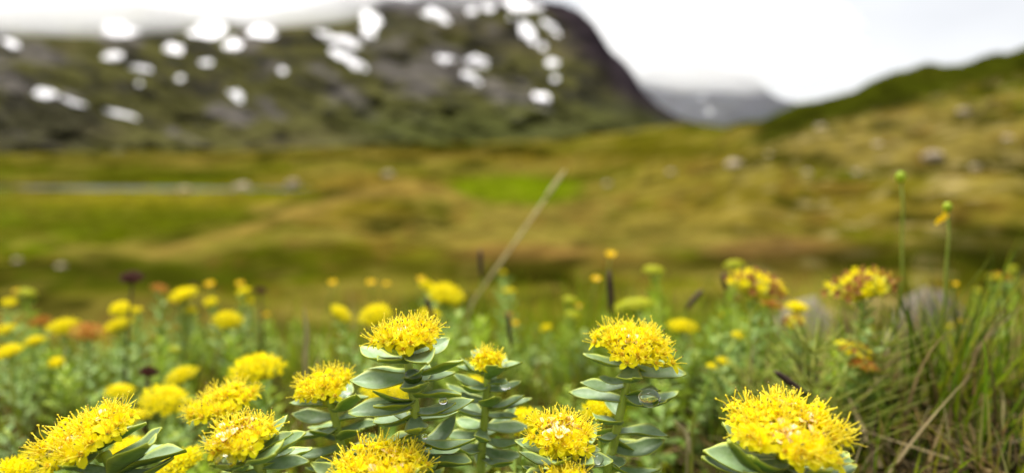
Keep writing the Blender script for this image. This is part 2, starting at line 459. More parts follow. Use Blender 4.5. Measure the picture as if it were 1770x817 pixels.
def ground_hit(px, py, lo=3.0, hi=900.0):
    d = pdir(px, py); t = np.exp(np.linspace(math.log(lo), math.log(hi), 6000))
    P = np.array([d.x, d.y, d.z])[None, :] * t[:, None]
    h = height(P[:, 0], P[:, 1])
    below = np.nonzero(P[:, 2] + CAMZ < h)[0]
    i = below[0] if len(below) else len(t) - 1
    return Vector((P[i, 0], P[i, 1], float(h[i])))

# ------------------------------------------------------------------ ground colour zones (what grows where)
KT = 0.385
def zone_colour(X, Y, Z):
    r = np.hypot(X, Y)
    PX, PY = project(X, Y, Z)
    s = np.where(r < 8, 2.2, np.where(r < 60, 0.55, 0.12))
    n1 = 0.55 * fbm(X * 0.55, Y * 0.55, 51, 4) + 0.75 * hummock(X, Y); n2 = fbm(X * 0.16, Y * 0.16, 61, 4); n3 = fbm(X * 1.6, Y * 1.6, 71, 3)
    far = sstep(60, 130, r)
    n1 = n1 * (1 - far) + fbm(X * 0.12, Y * 0.05, 52, 4) * far
    n2 = n2 * (1 - far) + fbm(X * 0.035, Y * 0.02, 62, 4) * far
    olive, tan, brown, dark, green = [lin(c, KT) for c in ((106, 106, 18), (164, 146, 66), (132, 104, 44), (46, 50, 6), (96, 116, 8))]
    C = np.repeat(olive[None], X.size, 0)
    def mixc(C, c, w): return C * (1 - w[:, None]) + c[None] * w[:, None]
    C = mixc(C, tan, 0.55 * sstep(-0.02, 0.40, n2))
    C = mixc(C, green, 0.7 * sstep(0.05, 0.45, -n2))
    front = Y > 3
    zones = [
        (190, 385, 330, 62, (104, 110, 10), .85), (40, 400, 160, 45, (100, 116, 10), .8), (300, 345, 270, 13, (145, 138, 28), .8),
        (890, 328, 130, 26, (116, 134, 10), 1.0),
        (285, 432, 80, 13, (176, 150, 66), .9), (390, 396, 75, 13, (176, 150, 66), .9), (490, 362, 60, 13, (172, 146, 66), .9),
        (650, 322, 120, 22, (150, 122, 48), .85), (620, 375, 130, 28, (138, 118, 36), .7), (860, 400, 260, 40, (146, 130, 54), .8), (1250, 395, 200, 40, (140, 126, 50), .7),
        (1560, 240, 280, 66, (146, 128, 62), .8), (1280, 330, 230, 70, (152, 132, 46), .6), (1600, 350, 260, 50, (142, 122, 40), .6),
        (1355, 202, 70, 22, (72, 80, 10), .95), (1450, 178, 90, 24, (74, 82, 10), .95), (1560, 152, 110, 26, (78, 84, 10), .95), (1720, 115, 130, 36, (78, 82, 12), .95), (1880, 95, 130, 40, (78, 82, 12), .95),
        (790, 258, 180, 9, (60, 58, 6), .85), (700, 268, 260, 8, (150, 118, 46), .5), (430, 276, 320, 13, (112, 100, 36), .85), (150, 298, 190, 14, (92, 98, 12), .8), (520, 288, 160, 9, (105, 112, 10), .7), (60, 328, 60, 6, (70, 70, 40), .6),
        (950, 445, 220, 26, (142, 110, 52), .6), (1370, 440, 140, 36, (152, 116, 64), .55), (1740, 425, 90, 46, (62, 64, 8), .75), (1560, 455, 140, 18, (66, 66, 10), .6),
        (440, 438, 280, 26, (98, 100, 14), .7), (110, 482, 260, 30, (78, 82, 16), .75), (640, 430, 140, 24, (120, 108, 26), .6), (1000, 275, 160, 16, (110, 92, 20), .6), (1180, 250, 140, 16, (120, 110, 20), .6),
    ]
    azv, lrv = np.arctan2(X, Y), np.log(np.maximum(r, .1))
    wob = 0.30 * fbm(azv * 14, lrv * 5, 81, 4)
    for cx, cy, rx, ry, c, w in zones:
        d = np.sqrt(((PX - cx) / rx) ** 2 + ((PY - cy) / ry) ** 2) + wob
        C = mixc(C, lin(c, KT), w * (1 - sstep(0.65, 1.2, d)) * front)
    # tussocks: darker hollows and straw tops on every part of the heath
    hill = sstep(1150, 1400, PX) * front * (1 - sstep(70, 100, r)) * sstep(12, 45, PY - np.interp(PX, [1310, 1400, 1500, 1620, 1770, 2600], [214, 171, 143, 113, 78, -10]) - 14)
    meadow = (1 - sstep(0.6, 1.1, np.sqrt(((PX - 890) / 140) ** 2 + ((PY - 330) / 30) ** 2))) * front
    calm = (1 - 0.8 * meadow) * (1 - 0.5 * sstep(600, 400, PX) * sstep(320, 350, PY) * sstep(430, 390, PY) * front)
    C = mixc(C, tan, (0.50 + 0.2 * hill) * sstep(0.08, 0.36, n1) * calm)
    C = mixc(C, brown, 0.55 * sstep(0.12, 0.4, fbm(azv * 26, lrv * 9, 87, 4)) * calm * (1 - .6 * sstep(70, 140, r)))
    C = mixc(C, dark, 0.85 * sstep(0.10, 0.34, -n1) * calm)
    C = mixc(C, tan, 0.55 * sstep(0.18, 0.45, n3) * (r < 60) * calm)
    C = mixc(C, lin((196, 176, 120), KT), 0.55 * hill * sstep(0.30, 0.5, n3))
    crest = front * sstep(1285, 1330, PX) * (1 - sstep(30, 62, PY - np.interp(PX, [1310, 1400, 1500, 1620, 1770, 2600], [214, 171, 143, 113, 78, -10]) + 16 * n2 - 6 + 0 * PX))
    C = mixc(C, lin((72, 78, 14), KT), 0.9 * crest)
    C = mixc(C, lin((40, 44, 6), KT), 0.8 * crest * sstep(0.0, 0.25, n1))
    # dark scrubby foot of the slope beyond the bank, mound shading painted in: straw crest lightened, green field behind darkened
    for cx, cy, rx, ry, c, w in [(1480, 452, 380, 30, (62, 60, 12), .72), (640, 462, 520, 20, (78, 76, 16), .6), (130, 476, 330, 28, (60, 66, 10), .8), (1720, 420, 120, 50, (54, 60, 8), .7), (900, 436, 150, 14, (140, 108, 56), .6), (1330, 428, 120, 20, (146, 110, 62), .6), (560, 440, 160, 16, (84, 90, 12), .6), (800, 258, 190, 9, (50, 50, 6), .85), (230, 300, 240, 12, (84, 90, 10), .7), (240, 388, 240, 30, (88, 98, 8), .7), (1150, 262, 170, 14, (84, 82, 10), .6)]:
        d = np.sqrt(((PX - cx) / rx) ** 2 + ((PY - cy) / ry) ** 2) + wob * 1.4
        C = mixc(C, lin(c, KT), w * (1 - sstep(0.5, 1.25, d)) * front * (0.75 + 0.5 * sstep(-.2, .3, n1)).clip(0, 1))
    cr = PY - np.interp(PX, [240, 400, 560, 640, 700, 780, 860], [440, 398, 346, 324, 315, 330, 354])
    on = front * sstep(230, 300, PX) * (1 - sstep(760, 860, PX)) * (r > 12) * (r < 60)
    C = mixc(C, lin((176, 148, 70), KT), 0.75 * on * sstep(-3, 2, cr) * (1 - sstep(8, 24, cr + 10 * n1)))
    C = mixc(C, lin((62, 72, 6), KT), 0.55 * front * sstep(200, 300, PX) * (1 - sstep(560, 640, PX)) * sstep(-26, -10, cr) * (1 - sstep(-6, 0, cr)))
    # the bank around the camera: peaty soil with moss
    near = 1 - sstep(1.6, 3.2, r)
    soil, moss = lin((48, 36, 22), KT), lin((66, 70, 16), KT)
    nn = fbm(X * 9, Y * 9, 91, 4)
    Cn = soil[None] * (1 - sstep(-0.2, 0.3, nn))[:, None] + moss[None] * sstep(-0.2, 0.3, nn)[:, None]
    return C * (1 - near[:, None]) + Cn * near[:, None]

def build_ground():
    az = np.concatenate([np.linspace(-math.pi, R(-52), 46)[:-1], np.linspace(R(-52), R(52), 560), np.linspace(R(52), math.pi, 46)[1:]])
    lr = np.concatenate([np.linspace(math.log(0.12), math.log(5), 110)[:-1], np.linspace(math.log(5), math.log(160), 330)[:-1], np.linspace(math.log(160), math.log(9000), 110)])
    A, L = np.meshgrid(az, lr, indexing='ij'); r = np.exp(L)
    X, Y = (r * np.sin(A)).ravel(), (r * np.cos(A)).ravel()
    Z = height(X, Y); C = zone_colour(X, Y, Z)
    V = np.stack([X, Y, Z], 1)
    n, m = A.shape
    idx = np.arange(n * m).reshape(n, m)
    F = np.stack([idx[:-1, :-1], idx[1:, :-1], idx[1:, 1:], idx[:-1, 1:]], -1)
    am, lm = (A[:-1, :-1] + A[1:, 1:]) / 2, (r[:-1, :-1] + r[1:, 1:]) / 2
    d = pdir(1290, 250); a0 = math.atan2(d.x, d.y)
    hillmask = (am > a0) & (am < 1.7) & (lm > 26) & (lm < 200)
    centre = np.array([[0, 0, 0.0]])
    Fg, Fh = F[~hillmask].reshape(-1, 4), F[hillmask].reshape(-1, 4)
    def sub(F):
        u, inv = np.unique(F, return_inverse=True)
        return V[u], inv.reshape(F.shape), C[u]
    v, f, c = sub(Fg)
    # close the small hole under the camera
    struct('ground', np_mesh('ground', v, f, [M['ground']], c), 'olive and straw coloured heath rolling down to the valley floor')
    v, f, c = sub(Fh)
    struct('hill', np_mesh('hill', v, f, [M['ground']], c), 'grassy hill with a dark green crest and scattered pale stones')
    k = 24; cv = [(0, 0, 0)] + [(0.13 * math.sin(2 * math.pi * i / k), 0.13 * math.cos(2 * math.pi * i / k), 0.0005) for i in range(k)]
build_ground()

# stream
xs = np.linspace(-150, -12, 60)
wy = np.interp(xs, [p[0] for p in WLINE], [p[1] for p in WLINE]) + 2.0 * vnoise(xs * 0.1, xs * 0, 77)
hw = 4.6 * sstep(-12, -30, xs) + 0.05
V = np.concatenate([np.stack([xs, wy - hw, np.full(60, WZ)], 1), np.stack([xs, wy + hw, np.full(60, WZ)], 1)])
F = np.array([(i, i + 1, 61 + i, 60 + i) for i in range(59)])
struct('stream', np_mesh('stream', V, F, [M['water']]), 'grey stream lying across the valley floor')

# ------------------------------------------------------------------ mountains
MCREST = [(-900, 30), (-300, 18), (-80, 22), (60, 12), (170, 2), (300, 14), (420, 30), (500, 16), (570, -4), (650, -22), (760, -34), (900, -12), (950, 4), (1000, 15), (1028, 42), (1058, 90), (1090, 116), (1110, 150), (1140, 182), (1178, 206), (1215, 216), (1260, 222)]
MBASE = 285
def mcrest(x): return np.interp(x, [p[0] for p in MCREST], [p[1] for p in MCREST])
def mpoint(x, y, off=0.0):
    """point of the mountain face seen at that photo position; the face leans back from 620 m to about 1500 m"""
    x = np.asarray(x, float); y = np.asarray(y, float)
    c = mcrest(x)
    t = np.clip((MBASE - y) / (MBASE - np.minimum(c, 200)), 0, 1.3)
    lean = 620 + 900 * t ** 1.35
    ledge = 60 * fbm(x * 0.012 + y * 0.010, y * 0.030 - x * 0.012, 5, 4) + 26 * fbm(x * 0.03 + y * 0.02, y * 0.08 - x * 0.03, 8, 4)
    d = lean + ledge - off
    u, v = (x - 885) / FPX, (408.5 - y) / FPX
    return np.stack([u * d, (cp + v * sp) * d, CAMZ + (-sp + v * cp) * d], -1)
def build_mountain():
    xs = np.linspace(-900, 1258, 430); T = np.linspace(0, 1, 150)
    Xg, Tg = np.meshgrid(xs, T, indexing='ij')
    c = mcrest(Xg) + 5 * fbm(Xg * 0.03, Xg * 0, 15, 4)
    Yg = MBASE + (c - MBASE) * Tg
    P = mpoint(Xg, Yg)
    # back of the ridge
    back = []
    for k, (dz, dy) in enumerate([(-8, 40), (-60, 160), (-180, 420)]):
        b = P[:, -1, :].copy(); b[:, 2] = np.maximum(b[:, 2] + dz, -40 - k); b[:, 1] += dy; back.append(b)
    P = np.concatenate([P, np.stack(back, 1)], 1)
    n, m = P.shape[:2]
    V = P.reshape(-1, 3)
    Xp = np.concatenate([Xg, np.repeat(Xg[:, -1:], 3, 1)], 1).ravel(); Yp = np.concatenate([Yg, np.repeat(Yg[:, -1:], 3, 1)], 1).ravel()
    idx = np.arange(n * m).reshape(n, m)
    F = np.stack([idx[:-1, :-1], idx[1:, :-1], idx[1:, 1:], idx[:-1, 1:]], -1).reshape(-1, 4)
    green, olive, rock, dark, cliff = [lin(c, KT) for c in ((104, 102, 58), (118, 110, 76), (132, 125, 120), (64, 61, 58), (64, 54, 64))]
    g1 = fbm(Xp * 0.010 + Yp * 0.012, Yp * 0.030 - Xp * 0.010, 101, 4)
    g2 = fbm(Xp * 0.020 + Yp * 0.018, Yp * 0.060 - Xp * 0.022, 111, 4)
    g3 = fbm(Xp * 0.006, Yp * 0.014, 121, 3)
    C = np.repeat(green[None], V.shape[0], 0)
    def mixc(C, c, w): return C * (1 - w[:, None]) + c[None] * w[:, None]
    C = mixc(C, olive, 0.8 * sstep(-0.1, 0.35, g3))
    C = mixc(C, rock, 0.85 * sstep(0.02, 0.35, g1 + 0.25 * sstep(60, -10, Yp) - 0.30 * sstep(120, 220, Yp)))
    C = mixc(C, dark, 0.75 * sstep(0.08, 0.40, -g2 + 0.15 * (g1 < 0) - 0.22 * sstep(170, 235, Yp)))
    C = mixc(C, dark, 0.6 * (1 - sstep(0.5, 1.1, np.sqrt(((Xp - 60) / 170) ** 2 + ((Yp - 215) / 60) ** 2) + 0.4 * g2)))
    C = mixc(C, dark, 0.7 * (1 - sstep(0.5, 1.1, np.sqrt(((Xp - 870) / 80) ** 2 + ((Yp - 68) / 20) ** 2) + 0.4 * g2)))
    # bare cliff along the steep end of the mountain
    edge = Xp - np.interp(Yp, [p[1] for p in MCREST[7:]], [p[0] for p in MCREST[7:]])
    C = mixc(C, cliff, 0.92 * sstep(-95, -25, edge + 28 * g2) * (Yp < 215) * (Yp > -5))
    C = mixc(C, lin((88, 96, 48), KT), 0.6 * sstep(150, 220, Yp) * sstep(500, 700, Xp) * (1 - 0.7 * sstep(-60, -10, edge)))
    return struct('mountain', np_mesh('mountain', V, F, [M['mountain']], C), 'rocky mountain with old snow patches and its top in cloud')
mountain = build_mountain()

SNOW = [(20, 78, 34, 16, 25), (207, 53, 66, 26, 6), (195, 97, 42, 13, 4), (245, 119, 40, 9, 8), (297, 84, 38, 19, 10), (312, 136, 13, 9, 0), (365, 54, 74, 24, -6), (403, 78, 28, 19, 0),
        (453, 53, 50, 19, 5), (79, 163, 34, 16, 8), (408, 165, 32, 14, 25), (487, 123, 16, 10, 0), (240, 145, 10, 8, 0), (357, 108, 20, 8, 0), (130, 178, 40, 7, 20), (205, 196, 60, 7, 15),
        (640, 36, 38, 34, 10), (634, 62, 24, 22, 30), (590, 70, 56, 13, 15), (588, 94, 40, 13, 28), (616, 112, 40, 13, 30), (557, 58, 30, 9, 12), (752, 27, 44, 22, 28), (816, 20, 24, 13, 10), (845, 15, 20, 12, 0),
        (897, 9, 64, 20, 5), (911, 52, 22, 40, -30), (922, 70, 14, 18, -20), (954, 48, 44, 11, 42), (939, 82, 14, 12, 0), (954, 107, 24, 14, 8), (959, 136, 12, 10, 0), (770, 103, 30, 15, 0), (825, 106, 42, 15, 20),
        (813, 134, 40, 15, 26), (937, 171, 30, 17, 20), (884, 31, 10, 8, 0), (690, -8, 50, 12, 8)]
def snow_patch(i, cx, cy, w, h, ang):
    K, J = 22, 4
    a = R(ang); pts = []; fs = []
    rs = 0.5 * (1 + 0.75 * fbm(np.cos(np.linspace(0, 2 * math.pi, K, endpoint=False)) * 1.6 + i * 5.1, np.sin(np.linspace(0, 2 * math.pi, K, endpoint=False)) * 1.6 + i, 33, 3))
    for j in range(J + 1):
        q = j / J
        for k in range(K):
            th = 2 * math.pi * k / K
            ex, ey = math.cos(th) * rs[k] * w * q, math.sin(th) * rs[k] * h * q
            x, y = cx + ex * math.cos(a) - ey * math.sin(a), cy + ex * math.sin(a) + ey * math.cos(a)
            pts.append((x, y, 7.0 * (1 - q ** 4) - 1.5 * (q == 1)))
    pts = np.array(pts)
    V = mpoint(pts[:, 0], pts[:, 1], pts[:, 2])
    for j in range(J):
        for k in range(K):
            fs.append((j * K + k, j * K + (k + 1) % K, (j + 1) * K + (k + 1) % K, (j + 1) * K + k))
    me = np_mesh('snow_patch', V, np.array(fs), [M['snow']])
    return link('snow_patch', me, mountain)
for i, s in enumerate(SNOW): snow_patch(i, *s)

def build_far_mountain():
    crest = [(980, 235), (1060, 190), (1110, 130), (1160, 95), (1220, 110), (1290, 128), (1340, 165), (1400, 185), (1500, 175), (1640, 215), (1800, 240)]
    xs = np.linspace(980, 1800, 140); T = np.linspace(0, 1, 50)
    Xg, Tg = np.meshgrid(xs, T, indexing='ij')
    c = np.interp(Xg, [p[0] for p in crest], [p[1] for p in crest]) + 6 * fbm(Xg * 0.02, Xg * 0, 25, 4)
    Yg = 248 + (c - 248) * Tg
    d = 3600 + 1200 * Tg + 160 * fbm(Xg * 0.02, Yg * 0.05, 35, 4)
    u, v = (Xg - 885) / FPX, (408.5 - Yg) / FPX
    P = np.stack([u * d, (cp + v * sp) * d, CAMZ + (-sp + v * cp) * d], -1)
    b = P[:, -1:, :].copy(); b[:, :, 1] += 900; b[:, :, 2] -= 260
    P = np.concatenate([P, b], 1); n, m = P.shape[:2]
    idx = np.arange(n * m).reshape(n, m)
    F = np.stack([idx[:-1, :-1], idx[1:, :-1], idx[1:, 1:], idx[:-1, 1:]], -1).reshape(-1, 4)
    Xp = np.concatenate([Xg, Xg[:, -1:]], 1).ravel(); Yp = np.concatenate([Yg, Yg[:, -1:]], 1).ravel()
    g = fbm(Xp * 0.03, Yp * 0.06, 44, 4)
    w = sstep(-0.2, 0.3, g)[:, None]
    C = lin((58, 60, 82), KT)[None] * (1 - w) + lin((80, 86, 100), KT)[None] * w  # blue of the hazy distance is put into these rock colours
    fm = struct('far_mountain', np_mesh('far_mountain', P.reshape(-1, 3), F, [M['mountain']], C), 'distant blue-grey mountain half hidden by cloud')
    for (cx, cy, ww, hh) in [(1226, 193, 13, 9), (1214, 168, 8, 6)]:
        K = 14; pts = []
        for q in (0.0, 0.6, 1.0):
            for k in range(K):
                th = 2 * math.pi * k / K
                x, y = cx + math.cos(th) * ww * .5 * q * (1 + .2 * math.sin(3 * th + cx)), cy + math.sin(th) * hh * .5 * q
                tt = (248 - y) / (248 - float(np.interp(x, [p[0] for p in crest], [p[1] for p in crest])))
                dd = 3600 + 1200 * tt + 160 * float(fbm(np.array([x * 0.02]), np.array([y * 0.05]), 35, 4)[0]) - (45 if q < 1 else -10)
                pts.append(tuple(CAMP + pdir(x, y) * dd))
        fs = [(j * K + k, j * K + (k + 1) % K, (j + 1) * K + (k + 1) % K, (j + 1) * K + k) for j in range(2) for k in range(K)]
        link('snow_patch', np_mesh('snow_patch', np.array(pts), np.array(fs), [M['snow']]), fm)
build_far_mountain()

# low cloud lying on the mountain tops: closed lumpy bodies with an even volume
def cloud(name, px, py, d, rx, ry, rz, dens, seed, label):
    c = pix(px, py, d); nu, nv = 48, 24
    th = np.linspace(0, 2 * math.pi, nu, endpoint=False); ph = np.linspace(0.02, math.pi - 0.02, nv)
    T, Pn = np.meshgrid(th, ph, indexing='ij')
    X, Y, Z = np.sin(Pn) * np.cos(T), np.sin(Pn) * np.sin(T), np.cos(Pn)
    k = 1 + 0.22 * fbm(X * 2.2 + 3 * Z + seed, Y * 2.2 - 2 * Z, seed, 4)
    V = np.stack([c.x + X * rx * k, c.y + Y * ry * k, c.z + Z * rz * k], -1).reshape(-1, 3)
    idx = np.arange(nu * nv).reshape(nu, nv)
    a = np.roll(idx, -1, 0)
    F = [tuple(f) for f in np.stack([idx[:, :-1], idx[:, 1:], a[:, 1:], a[:, :-1]], -1).reshape(-1, 4)]
    F.append(tuple(idx[:, 0][::1])); F.append(tuple(idx[:, -1][::-1]))
    me = bpy.data.meshes.new(name); me.from_pydata([tuple(v) for v in V], [], F); me.materials.append(cloud_mat(name, dens)); me.update()
    o = link(name, me); tag(o, label, None, None, 'stuff'); return o
cloud('cloud', -80, -70, 1050, 560, 300, 110, 0.0018, 3, 'white cloud bank lying on the long mountain ridge')
cloud('cloud', 60, -20, 950, 420, 150, 55, 0.0016, 5, 'thin skirt of cloud below the white bank on the ridge')
cloud('cloud', 430, -50, 1100, 240, 260, 82, 0.0034, 9, 'tongue of white cloud hanging over the ridge saddle')
cloud('cloud', 700, -70, 1250, 260, 260, 82, 0.0020, 14, 'thin veil of cloud over the rocky summit slope')
cloud('cloud', 1220, 70, 3300, 700, 500, 260, 0.0022, 21, 'white cloud bank covering the distant blue-grey mountain')
cloud('cloud', 1200, 180, 3000, 480, 300, 150, 0.0005, 27, 'pale mist in the gap between the two mountains')

# ------------------------------------------------------------------ boulders
def boulder_mesh(seed, flat=0.6, mat='rock'):
    nu, nv = 18, 11
    th = np.linspace(0, 2 * math.pi, nu, endpoint=False); ph = np.linspace(0.03, math.pi - 0.03, nv)
    T, Pn = np.meshgrid(th, ph, indexing='ij')
    X, Y, Z = np.sin(Pn) * np.cos(T), np.sin(Pn) * np.sin(T), np.cos(Pn)
    k = 1 + 0.35 * fbm(X * 1.7 + Z * 2 + seed * 3.1, Y * 1.7 - Z * 1.3, seed, 3)
    k = np.minimum(k, 1.12 - 0.15 * np.abs(vnoise(X * 2 + seed, Y * 2, seed + 5)))
    V = np.stack([X * k, Y * k, Z * k * flat], -1).reshape(-1, 3)
    idx = np.arange(nu * nv).reshape(nu, nv); a = np.roll(idx, -1, 0)
    F = [tuple(f) for f in np.stack([idx[:, :-1], idx[:, 1:], a[:, 1:], a[:, :-1]], -1).reshape(-1, 4)]
    F.append(tuple(idx[:, 0])); F.append(tuple(idx[:, -1][::-1]))
    me = bpy.data.meshes.new('boulder'); me.from_pydata([tuple(v) for v in V], [], F); me.materials.append(M[mat])
    me.polygons.foreach_set("use_smooth", [True] * len(F)); me.update()
    return me
BM = [boulder_mesh(i) for i in range(5)]
BOULD = [  # photo x, y, width px, label
    (1612, 274, 50, 'largest pale boulder on the grassy hill slope'), (1665, 196, 34, 'lilac grey boulder high on the hill below the green crest'),
    (1517, 252, 24, 'small pale boulder midway up the hill slope'), (1742, 241, 26, None), (1686, 292, 28, None), (1270, 288, 46, 'low pale stone slab at the foot of the hill'),
    (1418, 222, 28, 'dark grey boulder under the green crest of the hill'), (1395, 300, 22, None), (1330, 268, 18, None), (1480, 300, 20, None),
    (320, 331, 32, 'pinkish pale boulder on the grassy bank of the stream'), (419, 327, 44, 'white boulder standing at the edge of the stream'), (506, 320, 36, 'dull pink boulder by the end of the stream'),
    (105, 462, 26, 'pale stone sunk in the turf near the small seed head'), (30, 452, 20, 'grey stone sunk in turf beside the pale stone'), (670, 304, 30, 'flat pale stone on the crest of the tan hummock'), (1160, 300, 24, None), (1050, 320, 20, None)]
for i, (x, y, w, lb) in enumerate(BOULD):
    p = ground_hit(x, y, 5.0); dist = p.y
    s = w / FPX * dist * 0.34
    o = link('boulder', BM[i % 5]); o.scale = (s, s * 0.9, s); o.rotation_euler = (0, 0, i * 1.7)
    o.location = (p.x, p.y, p.z + s * 0.12)
    tag(o, lb or 'small pale stone scattered on the hill slope', 'boulder', 'stones on the heath' if lb else 'small stones on the hill slope')
slab_me = boulder_mesh(8, 0.9, 'slab')
for (x, y, sx, lb) in [(1408, 502, .17, 'grey rock behind the faded yellow roseroot heads'), (1600, 484, .10, 'grey rock behind the tall grass clump')]:
    p = pix(x, y, 1.9); z = hz(p.x, p.y); h = p.z - z
    o = link('rock', slab_me); o.location = (p.x, p.y, z + h * .1); o.scale = (sx, .2, h * .9); o.rotation_euler = (0, 0, .6 * x)
    tag(o, lb, 'rock', 'grey rocks below the bank')

# ------------------------------------------------------------------ roseroot parts
def leaf_mesh(v):
    """unit-length fleshy leaf along +x, face towards +z"""
    rr = random.Random(100 + v)
    NL, NW = 12, 8
    wid = rr.uniform(0.35, 0.44); cup = rr.uniform(0.9, 2.0); bend = rr.uniform(-0.10, 0.16); tip = rr.uniform(0.0, 0.12); wav = rr.uniform(0.006, 0.022); phs = rr.uniform(0, 6)
    side = rr.uniform(-0.06, 0.06); thick = 0.040
    top, bot, et, eb = [], [], [], []
    for i in range(NL + 1):
        t = i / NL
        w = wid * 0.5 * (0.36 + 0.64 * math.sin(math.pi * min(t / 0.62, 1) * 0.5)) if t < 0.62 else wid * 0.5 * (1 - ((t - 0.62) / 0.38) ** 1.75)
        w = max(w, 0.012)
        if t < 0.06: w *= 0.8
        zc = -bend * math.sin(math.pi * t) * 0.6 + tip * max(0, t - 0.55) / 0.45
        yc = side * math.sin(math.pi * t)
        for j in range(NW + 1):
            s = 2 * j / NW - 1
            yy = s * w
            zz = zc + cup * yy * yy * (0.7 + 0.6 * t) + wav * math.sin(9 * t + phs + 2 * s) * abs(s) ** 2 - 0.012 * (1 - abs(s)) ** 2 * (t > .05)
            e = max(sstep(0.80, 1.0, abs(s)), sstep(0.93, 1.0, t))
            top.append((t, yc + yy, zz + 0.004)); et.append(float(e))
            bot.append((t, yc + yy * 0.985, zz - thick * (1 - abs(s) ** 3) * (1.2 - 0.7 * t) - 0.008)); eb.append(float(e * 0.8))
    W = NW + 1; o = len(top)
    ft, fb = [], []
    for i in range(NL):
        for j in range(NW):
            a = i * W + j
            ft.append((a, a + W, a + W + 1, a + 1)); fb.append((o + a, o + a + 1, o + a + W + 1, o + a + W))
    rim = [i * W for i in range(NL + 1)] + [NL * W + j for j in range(1, W)] + [i * W + NW for i in range(NL - 1, -1, -1)] + [j for j in range(NW - 1, 0, -1)]
    fr = []
    for q in range(len(rim)):
        a, b = rim[q], rim[(q + 1) % len(rim)]
        fr.append((b, a, o + a, o + b))
    mb = MB(); mb.add(top + bot, ft, 0, e=et + eb); 
    mb.f.extend(fb + fr); mb.mi.extend([1] * (len(fb) + len(fr)))
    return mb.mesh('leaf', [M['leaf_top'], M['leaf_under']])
LEAF = [leaf_mesh(v) for v in range(8)]

def petal_into(mb, ang, L, W, lift, curl, mi):
    ca, sa = math.cos(ang), math.sin(ang); vs_, fs = [], []
    N = 4
    for i in range(N + 1):
        t = i / N
        w = W * (0.45 + 0.9 * math.sin(math.pi * (0.15 + 0.8 * t))) * 0.5
        if i == N: w *= 0.25
        rad = 0.0006 + L * t * math.cos(lift); z = L * t * math.sin(lift) - curl * L * t * t
        for s in (-1, 0, 1):
            y = s * w; zz = z + (0.25 * w if s else 0)
            vs_.append((rad * ca - y * sa, rad * sa + y * ca, zz))
    for i in range(N):
        for j in range(2):
            a = i * 3 + j; fs.append((a, a + 3, a + 4, a + 1))
    mb.add(vs_, fs, mi)
def floret_mesh(v, pale=False):
    """star of four narrow petals, eight long stamens, orange carpels, green calyx (metres)"""
    rr = random.Random(500 + v); mb = MB()
    n = rr.choice((4, 4, 5)); a0 = rr.uniform(0, 6)
    for k in range(n):
        petal_into(mb, a0 + 2 * math.pi * k / n + rr.uniform(-.2, .2), rr.uniform(0.0034, 0.0046), rr.uniform(0.0016, 0.0023), rr.uniform(0.2, 0.95), rr.uniform(0.1, 0.5), 0)
    for k in range(4):
        a = a0 + math.pi * k / 2 + rr.uniform(-.3, .3); L = rr.uniform(0.0034, 0.0058); sp_ = rr.uniform(0.15, 0.55)
        p1 = Vector((math.cos(a) * 0.0007, math.sin(a) * 0.0007, 0.0003)); d = Vector((math.cos(a) * math.sin(sp_), math.sin(a) * math.sin(sp_), math.cos(sp_)))
        p2 = p1 + d * L * 0.6; p3 = p1 + d * L + Vector((math.cos(a), math.sin(a), 0)) * L * rr.uniform(0, .2)
        mb.tube([p1, p2, p3], [0.00022, 0.00017, 0.00013], 4, 1)
        if rr.random() < 0.75:
            r = rr.uniform(0.00026, 0.0004); c = p3
            mi = 2 if rr.random() < 0.18 else 1
            mb.add([c + Vector(q) * r for q in ((1, 0, 0), (-1, 0, 0), (0, 1, 0), (0, -1, 0), (0, 0, 1.5), (0, 0, -1.2))],
                   [(0, 2, 4), (2, 1, 4), (1, 3, 4), (3, 0, 4), (2, 0, 5), (1, 2, 5), (3, 1, 5), (0, 3, 5)], mi)
    for k in range(n):
        a = a0 + 2 * math.pi * k / n + 0.6
        mb.tube([(math.cos(a) * 0.0005, math.sin(a) * 0.0005, 0), (math.cos(a) * 0.0006, math.sin(a) * 0.0006, 0.0016)], [0.00045, 0.00012], 4, 3)
    mb.tube([(0, 0, -0.0042), (0, 0, -0.0020), (0, 0, 0.0004)], [0.0004, 0.0009, 0.0012], 6, 4)
    return mb.mesh('floret', [M['petal_pale'] if pale else M['petal'], M['stamen'], M['anther'], M['carpel'], M['pedicel']])
FLORET = [floret_mesh(v) for v in range(6)]
FLORET_PALE = [floret_mesh(20 + v, True) for v in range(3)]

